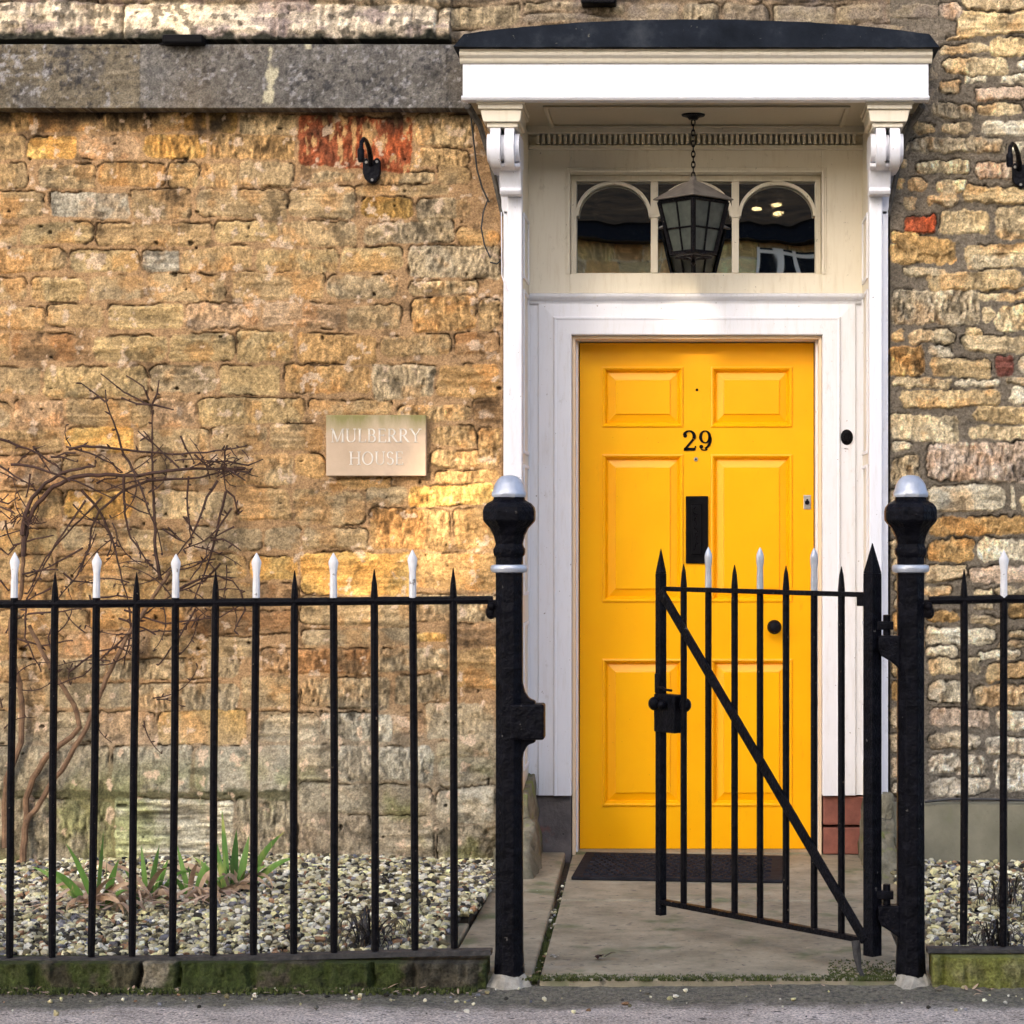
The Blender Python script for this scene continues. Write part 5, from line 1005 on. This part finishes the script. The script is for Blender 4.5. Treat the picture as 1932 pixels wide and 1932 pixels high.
# reduced pebble: cube + face centres
c = 0.62; PV = [(sx*c,sy*c,sz*c) for sx in (-1,1) for sy in (-1,1) for sz in (-1,1)] + [(1,0,0),(-1,0,0),(0,1,0),(0,-1,0),(0,0,1),(0,0,-1)]
from mathutils.geometry import convex_hull_2d
hb = bmesh.new(); [hb.verts.new(p) for p in PV]; bmesh.ops.convex_hull(hb, input=hb.verts); hb.verts.index_update(); PV = np.array([v.co[:] for v in hb.verts]); PF = np.array([[v.index for v in f.verts] for f in hb.faces if len(f.verts) == 3]); hb.free()
def pebbles(name, regions, label, pal, size=(0.0070,0.0150), seed=5, zf=None):
    r = np.random.default_rng(seed); P_, S_ = [], []
    for (x0,x1,y0,y1,n) in regions:
        p = np.stack([r.uniform(x0,x1,n), r.uniform(y0,y1,n)], -1); P_.append(p)
    P_ = np.concatenate(P_); n = len(P_)
    zz = zf(P_[:,0], P_[:,1]) + r.uniform(-0.013, 0.009, n)
    s = size[0] + (size[1]-size[0])*r.random(n)**1.6
    sc = np.stack([s*r.uniform(0.9,1.35,n), s*r.uniform(0.7,1.0,n), s*r.uniform(0.50,0.95,n)], -1)
    B = PV[None]*(1+ (r.random((n, len(PV), 1))-0.5)*0.6)*sc[:,None,:]
    a = r.uniform(0, 2*np.pi, n); tlt = r.normal(0, 0.55, n)
    cb_, sb_ = np.cos(tlt), np.sin(tlt); y = B[...,1]*cb_[:,None]-B[...,2]*sb_[:,None]; z = B[...,1]*sb_[:,None]+B[...,2]*cb_[:,None]
    ca, sa = np.cos(a), np.sin(a); x = B[...,0]*ca[:,None]-y*sa[:,None]; y2 = B[...,0]*sa[:,None]+y*ca[:,None]
    VV = np.stack([x+P_[:,0,None], y2+P_[:,1,None], z+zz[:,None]], -1).reshape(-1,3)
    FF = (PF[None]+ (np.arange(n)*len(PV))[:,None,None]).reshape(-1,3).astype(np.int32)
    me = bpy.data.meshes.new(name); me.vertices.add(len(VV)); me.vertices.foreach_set('co', VV.astype(np.float32).ravel())
    me.loops.add(FF.size); me.loops.foreach_set('vertex_index', FF.ravel()); me.polygons.add(len(FF)); me.polygons.foreach_set('loop_start', np.arange(0, FF.size, 3, dtype=np.int32))
    me.polygons.foreach_set('use_smooth', np.zeros(len(FF), bool))
    pal = np.array(pal); pc = np.clip(pal[r.integers(0, len(pal), n)]*r.uniform(0.6,1.2,(n,1)), 0, 0.85); CC = np.repeat(np.concatenate([pc, np.ones((n,1))],1), len(PV), 0)
    at = me.color_attributes.new('Col','FLOAT_COLOR','POINT'); at.data.foreach_set('color', CC.astype(np.float32).ravel()); me.update(); me.validate(); me.materials.append(M['leafcol'])
    o = bpy.data.objects.new(name, me); scene.collection.objects.link(o); return tag(o, label, 'gravel', kind='stuff')
GP = [(0.84,0.80,0.58),(0.78,0.72,0.36),(0.84,0.80,0.64),(0.76,0.70,0.42),(0.04,0.037,0.03),(0.03,0.027,0.02),(0.12,0.105,0.06),(0.20,0.17,0.09),(0.62,0.58,0.42),(0.55,0.50,0.33),(0.50,0.46,0.24),(0.66,0.60,0.36),(0.36,0.33,0.22),(0.16,0.15,0.12),(0.72,0.68,0.56),(0.10,0.09,0.08),(0.46,0.40,0.22),(0.34,0.20,0.11),(0.22,0.22,0.24)]
zl = lambda x, y: 0.030 + 0.012*np.sin(3*x+2*y) + 0.012*(y/-2.0)
pebbles('gravel', [(-3.65,-0.74,-2.03,0.0,32000),(-0.78,-0.69,-1.28,0.0,900),(-0.80,-0.70,-2.0,-1.28,25)], 'pale cream and grey gravel between the left railing and the golden wall', GP, seed=5, zf=lambda x,y: zl(x,y))
pebbles('gravel', [(0.77,2.6,-2.03,-0.04,18000),(0.70,0.78,-2.0,-0.04,500)], 'pale gravel bed behind the short right railing', GP, seed=6, zf=lambda x,y: 0.028+0.01*np.sin(4*x)+0.0*y)
struct(MB().box(-3.6, -0.805, -2.04, 0.02, -0.1, 0.020).box(-0.805, -0.712, -1.26, 0.02, -0.1, 0.018).box(0.775, 3.0, -2.04, 0.02, -0.1, 0.018).build('bed_soil', M['soil']))
pebbles('loose_stones', [(-1.9,1.0,-2.30,-2.15,110),(-1.9,1.0,-2.5,-2.2,40),(-0.47,-0.43,-2.1,-0.2,70)], 'scattered small stones and grit on the pavement edge and in the path joint', GP, size=(0.002,0.009), seed=8, zf=lambda x,y: np.where(y<-2.13,-0.026,-0.012)+0*x)

# ------------------------------------------------------------------ plants
def blade(mb, base, ang, lean, L_, w_, droop, seed=0, segs=9, fold=0.25, flat=False):
    r = random.Random(seed); d = Vector((math.cos(ang), math.sin(ang), 0)); s = Vector((-d.y, d.x, 0))
    p = Vector(base); th = R(90)-lean; vs = []
    fan_dir = s if abs(s.x) > 0.3 else (Vector((1,0,0)))
    for i in range(segs+1):
        t = i/segs; ww = w_*(0.55+0.9*t if t < 0.35 else (1-((t-0.35)/0.65)**2.2)*0.86+0.0)/2
        ww = max(ww, 0.0006)
        if flat: s = d*math.sin(th) - Vector((0,0,1))*math.cos(th)
        vs += [p - s*ww, p + Vector((0,0,1))*0 + (Vector((0,-1,0)) if flat else d)*fold*ww*0.6, p + s*ww]
        th -= droop*(t**1.5)/segs*3
        p = p + (d*math.cos(th)+Vector((0,0,1))*math.sin(th))*(L_/segs)
    fs = [(3*i+k, 3*i+k+1, 3*i+k+4, 3*i+k+3) for i in range(segs) for k in (0,1)]
    mb.add(vs, fs)
def gpt(px, py, z): # point on the bed seen at px,py
    d = (CZ-z)*F/(py-VY); return ((px-VX)/F*d, CY+d, z)
def iris(px, py, sprec, lab, seed, ndry=6):
    b = gpt(px, py, 0.05); r = random.Random(seed)
    o = thing('iris_plant', lab, 'plant', b, 'iris clumps along the gravel bed')
    g = MB()
    for (dx, ang, lean, L_, w_, dr) in sprec: blade(g, (b[0]+dx, b[1]+r.uniform(-0.02,0.02), b[2]-0.015), R(ang+r.uniform(-25,25)), R(lean), L_*r.uniform(0.72,0.98), w_*0.95, dr, r.random(), flat=True)
    g.build('leaves', M['leaf'], o, smooth=True)
    dmb = MB()
    for k in range(ndry): blade(dmb, (b[0]+r.uniform(-0.05,0.05), b[1]+r.uniform(-0.06,0.02), b[2]-0.005), r.choice([R(180),R(0),R(-60),R(-120),R(-30)])+r.uniform(-.4,.4), R(r.uniform(20,75)), r.uniform(0.10,0.24), r.uniform(0.014,0.028), r.uniform(0.8,2.6), r.random(), flat=r.random() < 0.6)
    dmb.build('withered_leaves', M['dry'], o, smooth=True)
iris(185, 1705, [(-.02,180,35,.22,.030,.6),(-.03,175,48,.26,.028,.4),(0,90,8,.26,.026,.0),(.02,120,12,.20,.026,.1),(.02,0,15,.17,.030,.1),(.0,190,20,.24,.024,.2),(.03,-20,35,.15,.022,.9),(0.01,-90,20,.14,.03,.2)], 'iris clump with one leaf arching left, beside the shrub stems', 1, 16)
iris(280, 1690, [(-.01,150,6,.24,.022,.0),(.0,30,10,.20,.026,.1),(.015,0,18,.16,.028,.1),(-.02,180,25,.13,.024,.3),(.02,-60,20,.12,.026,.1),(-.03,-120,25,.10,.02,.2),(.03,10,30,.18,.018,1.2)], 'small upright iris clump, second from the left', 2, 12)
iris(365, 1685, [(-.01,170,14,.22,.022,.0),(.01,20,12,.17,.034,.1),(.0,-90,15,.12,.024,.1),(.03,0,35,.12,.02,.6),(-.02,200,30,.12,.02,.4)], 'sparse iris clump with a broad leaf, third from the left', 3, 12)
iris(438, 1675, [(-.02,170,15,.25,.034,.0),(-.01,150,6,.29,.034,.0),(.0,60,4,.24,.038,.0),(.02,10,12,.25,.032,.0),(.03,0,28,.26,.030,.4),(.04,-10,45,.24,.028,.6),(-.03,190,38,.18,.028,.3),(.01,-90,15,.15,.034,.1),(-.01,-110,28,.13,.03,.2),(.03,-40,40,.16,.026,.5),(-.04,-150,45,.14,.024,.4)], 'largest and tallest iris clump, rightmost of the four', 4, 14)
def litter(px, py, lab, seed, n=26, spread=(0.14,0.06)):
    b = gpt(px, py, 0.055); r = random.Random(seed); m = MB()
    for k in range(n): blade(m, (b[0]+r.gauss(0,spread[0]), b[1]+r.gauss(0,spread[1]), b[2]+r.uniform(-0.005,0.015)), r.uniform(0,6.28), R(r.uniform(62,88)), r.uniform(0.06,0.17), r.uniform(0.008,0.026), r.uniform(0,0.7), r.random(), 6)
    tag(m.build('leaf_litter', M['dry'], None, smooth=True), lab, 'dead leaves', kind='stuff')
litter(170, 1712, 'heap of brown withered leaves at the foot of the left iris', 3); litter(320, 1700, 'withered straw coloured leaves between the iris clumps', 4, 34, (0.16,0.05))
def blackgrass(px, py, lab, seed, n=70, L_=(0.10,0.20), z=0.05):
    b = gpt(px, py, z); r = random.Random(seed); m = MB()
    for k in range(n): blade(m, (b[0]+r.gauss(0,0.022), b[1]+r.gauss(0,0.022), b[2]-0.01), r.uniform(0,6.28), R(r.uniform(10,60)), r.uniform(*L_)*1.15, r.uniform(0.004,0.007), r.uniform(2.0,4.6), r.random(), 9)
    o = thing('black_grass', lab, 'plant', b, 'tufts of black grass'); m.build('blades', M['blackgrass'], o, smooth=True)
blackgrass(692, 1778, 'tuft of black grass in the gravel just behind the left railing', 1, 80)
blackgrass(1895, 1700, 'tuft of black grass at the back of the right gravel bed near the rendered plinth', 2, 60)
blackgrass(1880, 1790, 'tuft of black grass at the front of the right gravel bed by the railing foot', 3, 80)
def crumbs(x0, x1, y0, y1, z, n, lab, seed):
    r = random.Random(seed); m = MB()
    for k in range(n): blade(m, (r.uniform(x0,x1), y0+(y1-y0)*r.random()**1.6, z+r.uniform(0,0.004)), r.uniform(0,6.28), R(r.uniform(60,88)), r.uniform(0.010,0.035), r.uniform(0.004,0.014), r.uniform(0,1.2), r.random(), 3, 0.5)
    tag(m.build('leaf_debris', M['dry'], None, smooth=True), lab, 'leaf debris', kind='stuff')
crumbs(-2.0, -0.55, -2.165, -2.26, -0.022, 70, 'scraps of dead leaf along the foot of the left kerb wall', 5)
crumbs(0.66, 1.0, -2.165, -2.26, -0.022, 16, 'scraps of dead leaf below the mossy kerb right of the gate', 6)
crumbs(-0.5, 0.6, -2.12, -2.2, -0.012, 14, 'leaf scraps lying across the front edge of the path', 7)
# climbing shrub
sh = thing('climbing_shrub', 'bare brown climbing shrub trained against the golden wall behind the railing', 'shrub', gpt(42, 1636, 0.04))
Q = lambda x, y: (0.26*x, 656.9+0.26*y)
def limb(mb, pts, r0, r1, Y0=-0.07, dY=0.03, seed=0, jag=1.0, n=6):
    r = random.Random(seed); out = []
    for i in range(len(pts)-1):
        (a, b), (c, d) = pts[i], pts[i+1]; k = max(1, int(math.hypot(c-a, d-b)/14))
        for j in range(k): out.append((a+(c-a)*j/k + r.uniform(-1,1)*jag*(j > 0), b+(d-b)*j/k + r.uniform(-1,1)*jag*(j > 0)))
    out.append(pts[-1]); m = len(out); ph = r.uniform(0, 6.28); y_off = r.uniform(-dY, dY)
    P3 = [P(x, y, min(-0.035, Y0 + y_off + 0.012*math.sin(ph+i*0.5))) for i, (x, y) in enumerate(out)]
    mb.tube(P3, [(r0+(r1-r0)*i/(m-1)) for i in range(m)], n); return P3
old = MB(); tw = MB(); bud = MB()
mains = [  # display coordinates
 [(10,1600),(9,1530),(12,1470),(25,1440),(40,1400),(42,1350),(38,1290),(22,1230),(20,1170),(40,1120),(44,1060),(40,1000)],
 [(42,1638),(44,1600),(50,1550),(49,1507),(62,1468),(90,1425),(135,1390),(150,1372),(140,1330),(110,1285),(85,1240),(55,1180)],
 [(50,1552),(75,1515),(95,1480),(125,1440),(165,1370),(200,1280),(240,1200),(290,1125),(320,1080)],
 [(42,1010),(46,980),(60,940),(85,912),(115,893),(150,885),(178,880)],
 [(44,1050),(50,990),(70,950),(100,918),(140,900),(200,895),(260,898),(320,888),(380,884),(440,885),(460,884)],
]
for i, p in enumerate(mains): limb(old if i < 3 else tw, p, 0.013 if i < 2 else 0.010, 0.007 if i < 3 else 0.004, seed=i, jag=1.6, n=8)
zz = [ # polylines in close-up coordinates
 [(1160,1680),(1130,1500),(1120,1200),(1105,900),(1105,600),(1100,430)],[(1100,420),(1140,330),(1155,230)],[(1100,420),(900,320),(730,185)],[(1080,380),(1040,280),(960,225),(915,200)],
 [(1100,410),(1000,405),(885,360)],[(1110,410),(1200,432),(1262,448)],[(1000,930),(900,780),(860,640),(800,480),(770,390),(765,300)],[(765,390),(650,300),(590,255)],
 [(240,710),(300,800),(370,900)],[(0,660),(200,730),(290,770),(420,860),(470,920)],[(480,715),(700,780),(800,830),(890,900)],[(500,735),(600,710),(800,725),(1000,750),(1250,770),(1500,758),(1790,708)],
 [(370,790),(450,790),(560,825)],[(80,845),(250,862),(330,890),(600,985),(820,1090)],[(0,855),(110,930),(230,995)],[(220,910),(210,1000),(190,1080)],[(0,1110),(60,1130),(130,1080)],[(0,1150),(110,1200)],
 [(40,1250),(60,1360),(100,1440)],[(0,1450),(60,1500),(130,1420)],[(100,1430),(250,1385),(390,1357)],[(620,1105),(400,1420),(230,1760),(180,1840)],[(740,1080),(500,1330),(330,1520),(200,1780)],
 [(590,1030),(720,1180),(810,1370),(870,1600),(930,1840)],[(900,920),(905,1200),(950,1380),(1100,1580),(1210,1720)],[(1000,960),(1060,1120),(1150,1350),(1180,1500)],
 [(1080,960),(900,1030),(720,1180),(660,1310),(650,1440),(560,1650),(420,1820)],[(895,1125),(1010,1180),(1100,1210)],[(1300,870),(1200,780),(1110,690),(1040,600)],[(1110,690),(1000,600)],
 [(1310,635),(1350,730),(1410,830)],[(1410,770),(1500,850),(1600,900)],[(1500,820),(1650,820),(1800,850),(1910,805)],[(1060,960),(1250,950),(1450,940),(1600,900),(1780,880)],[(1630,735),(1625,870),(1640,1030)],
 [(1650,705),(1635,745)],[(1640,870),(1720,920),(1780,960)],[(1640,1030),(1700,1080),(1730,1200)],[(1640,1040),(1600,1200),(1560,1380),(1530,1500),(1460,1700),(1380,1900)],[(1580,960),(1500,1080),(1450,1230),(1380,1380),(1280,1510)],
 [(1370,930),(1360,1150),(1390,1420)],[(1680,1160),(1580,1310),(1480,1400),(1330,1460)],[(1180,1310),(1280,1380),(1350,1410)],[(1220,1300),(1320,1400)],[(1530,1395),(1620,1385),(1750,1470)],
 [(1330,1220),(1400,1330),(1480,1400)],[(1700,1295),(1560,1370)],[(1600,1560),(1480,1690),(1250,1790),(1050,1930)],[(1300,1750),(1440,1680),(1580,1650),(1690,1690),(1750,1770)],[(1510,1500),(1380,1680)],
 [(460,1630),(530,1690),(670,1705)],[(160,1640),(300,1610),(410,1605)],[(720,1810),(850,1795),(960,1810)],[(600,1450),(420,1550),(200,1660)],[(370,1740),(200,1830)],[(0,1680),(60,1760)],[(650,1790),(660,1840)],
 [(700,980),(760,950),(840,945)],[(640,840),(690,860),(690,810)],[(550,760),(470,760),(400,790)],[(1800,900),(1720,890),(1600,940)],[(1780,870),(1700,860)],[(1600,870),(1640,860),(1660,890),(1620,900)],
 [(1420,1890),(1300,2100),(1150,2300)],[(930,1840),(950,2050),(900,2300)],[(190,1840),(180,2100),(300,2350)],[(430,1820),(350,2100),(420,2350)],[(1050,1930),(850,2150),(600,2380),(380,2450)],
 [(900,1900),(1200,2000),(1600,1950),(1780,1850)],[(200,1930),(400,1915),(580,1890)],[(1750,1770),(1780,1900),(1700,2050)],[(860,1960),(1100,2060),(1350,2040)],[(100,2100),(300,2160),(520,2120)],[(500,2350),(700,2200),(980,2150)],
]
for i, p in enumerate(zz):
    pts = [Q(*q) for q in p]; thick = 0.0075 if i == 0 else (0.0056 if len(p) > 4 else 0.0042)
    P3 = limb(tw, pts, thick, 0.0024, seed=100+i, jag=1.3, n=5, dY=0.025); r = random.Random(i)
    for q in P3[1:]:
        if r.random() < 0.55:
            v_ = Vector((r.uniform(-1,1), r.uniform(-0.8,0.1), r.uniform(-0.7,1))).normalized(); L_ = r.choice([0.010,0.014,0.024])
            tw.tube([Vector(q), Vector(q)+v_*L_*0.6, Vector(q)+v_*L_], [0.0034,0.0038,0.001], 5)
r = random.Random(78)
for k in range(60):
    x, y = r.uniform(0, 440), r.uniform(830, 1380); a = r.uniform(0, 6.28); c = r.uniform(-0.35, 0.35); pts = [(x, y)]
    for j in range(r.randint(3, 7)): x += 17*math.cos(a); y += 14*math.sin(a); a += c; pts.append((x, y))
    if max(p[0] for p in pts) > 475 or min(p[1] for p in pts) < 800: continue
    P3 = limb(tw, pts, 0.0030, 0.0014, seed=500+k, n=5, jag=2.0)
    for q in P3[1::2]:
        v_ = Vector((r.uniform(-1,1), r.uniform(-0.8,0.1), r.uniform(-0.7,1))).normalized(); tw.tube([Vector(q), Vector(q)+v_*0.009, Vector(q)+v_*0.016], [0.0028,0.003,0.001], 4)
r = random.Random(77)
for k in range(50):        # tangled knot at the top right end and the crotch on the left
    cx_k, cy_k, sp = (425, 878, 26) if k < 26 else (42, 985, 20)
    a = (cx_k+r.gauss(0,sp*0.8), cy_k+r.gauss(0,sp*0.5)); b = (a[0]+r.uniform(-28,28), a[1]+r.uniform(-20,20)); limb(tw, [a, ((a[0]+b[0])/2+r.uniform(-4,4), (a[1]+b[1])/2+r.uniform(-4,4)), b], 0.0026, 0.0015, seed=300+k, n=4)
old.build('stems', M['bark_old'], sh, smooth=True); tw.build('twigs', M['bark'], sh, smooth=True)
# fallen leaves by the kerb and in the joint
for (px, py, s, lab, col) in [(735,1822,1.0,'curled orange brown leaf at the foot of the kerb wall','dry'),(1043,1806,0.6,'tiny pale curled leaf at the left edge of the path','pale'),(1130,1806,1.1,'dark crumpled leaf lying on the front flagstone','bark')]:
    z = -0.015 if py > 1815 else 0.003; b = gpt(px, py, z); m = MB(); r = random.Random(px)
    for k in range(4): blade(m, (b[0]+r.uniform(-.015,.015)*s, b[1], b[2]+0.002), r.uniform(0,6.28), R(r.uniform(50,80)), 0.035*s, 0.022*s, 0.9, k, 5, 0.8)
    tag(m.build('fallen_leaf', M[col], None, smooth=True), lab, 'leaf')

# ------------------------------------------------------------------ across the street (house reflected in the fanlight, unseen tree added to block the sun)
op = thing('opposite_house', 'stone house across the street, seen only as a reflection in the arched fanlight', 'house', (0, -14, -0.17))
X, Z, Hh, C = masonry(-7, 7, -0.15, 4.05, 0.02, list(np.arange(-0.2, 4.3, 0.17)), (0.2,0.5), (0.004,0.014), (0.006,0.02), 0.01, [(min(0.85,g_[0]*1.9), min(0.8,g_[1]*1.6), g_[2]*1.3) for g_ in GOLD], (0.75,0.55,0.30), seed=4)
o = grid_obj('wall', -X, Z, -Hh, C, -14.2, M['stone'], op, yb=-13.0)
MB().box(-7.2, 7.2, -13.05, -12.75, 4.05, 4.22).build('gutter', M['iron'], op)
MB().add([(-7.3,-12.7,4.2),(7.3,-12.7,4.2),(7.3,-15.2,6.5),(-7.3,-15.2,6.5),(7.3,-17.6,4.2),(-7.3,-17.6,4.2)], [(0,1,2,3),(3,2,4,5),(0,3,5),(1,4,2)]).build('roof', nmat('stone_slates', [(0.3,(0.02,0.014,0.009)),(0.6,(0.08,0.045,0.02)),(0.8,(0.18,0.11,0.05))], 5, 6, 0.95, 0.6, 9, 0.05, stretch=(1,1,4), spec=0.1), op)
wi = MB(); wi.box(0.55, 1.55, -13.0, -12.93, 2.6, 3.98); wn = wi.build('window', M['flat_black'], op)
wf = MB()
for x in (0.55,0.80,1.02,1.25,1.50): wf.box(x, x+(0.05 if x not in (1.02,) else 0.06), -12.93, -12.90, 2.6, 3.98)
for z in (2.6,2.86,3.12,3.38,3.64,3.92): wf.box(0.6, 1.5, -12.925, -12.905, z, z+0.035)
wf.build('glazing_bars', M['cream_edge'], wn)
tr = thing('sun_blocking_tree', 'evergreen tree added out of view behind the opposite house to block the sun outside shaped gaps', 'tree', (-6.1, -17.9, -0.17))
MB().tube([(-6.1,-17.9,-0.17),(-6.2,-17.8,3),(-6.0,-17.6,6),(-6.1,-17.6,9)], [0.4,0.32,0.25,0.12], 10).build('sun_blocking_trunk', M['bark_old'], tr, smooth=True)
holes = [(838,1000,62,62,0),(790,1045,70,36,0),(690,1112,110,26,0),(880,935,34,30,0),(1350,552,46,16,1),(1335,596,40,12,1),(60,950,20,16,0),(820,870,20,8,0),(300,40,110,8,0)]  # gaps shaped in the added leaf screen so sun lands on chosen patches
tl = MB(); r = random.Random(5); cnt = 0
while cnt < 30000:
    tx_, tz_ = r.uniform(-4.6, 3.6), r.uniform(-2.2, 4.4); dist = r.uniform(16.0, 19.5)
    ok = True; keepq = 0.0; s_ = r.uniform(0.07, 0.13)
    for (hx, hy, a, b, dd) in holes:
        Yh = 0.3 if dd else 0.0; cxh, czh = wx(hx, Yh), wz(hy, Yh)
        # shift to the Y=0 plane along the sun direction
        k = -Yh/SUN.y if dd else 0; cxh += SUN.x*k; czh += SUN.z*k
        if ((tx_-cxh)/(a/510.6+s_*1.05))**2 + ((tz_-czh)/(b/510.6+s_*1.05))**2 < 1: ok = r.random() < (0.05 if dd else 0.02); break
    cnt += 1
    if not ok: continue
    c0 = Vector((tx_, 0, tz_)) + SUN*dist
    n_ = (SUN + Vector((r.uniform(-.5,.5), r.uniform(-.5,.5), r.uniform(-.5,.5)))).normalized(); u_ = n_.orthogonal().normalized(); u_ = Matrix.Rotation(r.uniform(0,6.28), 3, n_) @ u_; v_ = n_.cross(u_)
    tl.add([c0+u_*s_, c0+v_*s_*0.8, c0-u_*s_, c0-v_*s_*0.8], [(0,1,2,3)])
tl.build('sun_blocking_crown', nmat('blocker_leaf', [(0.3,(0.03,0.05,0.02)),(0.7,(0.08,0.11,0.04))], 6, 3, 0.6, 0.0), tr)
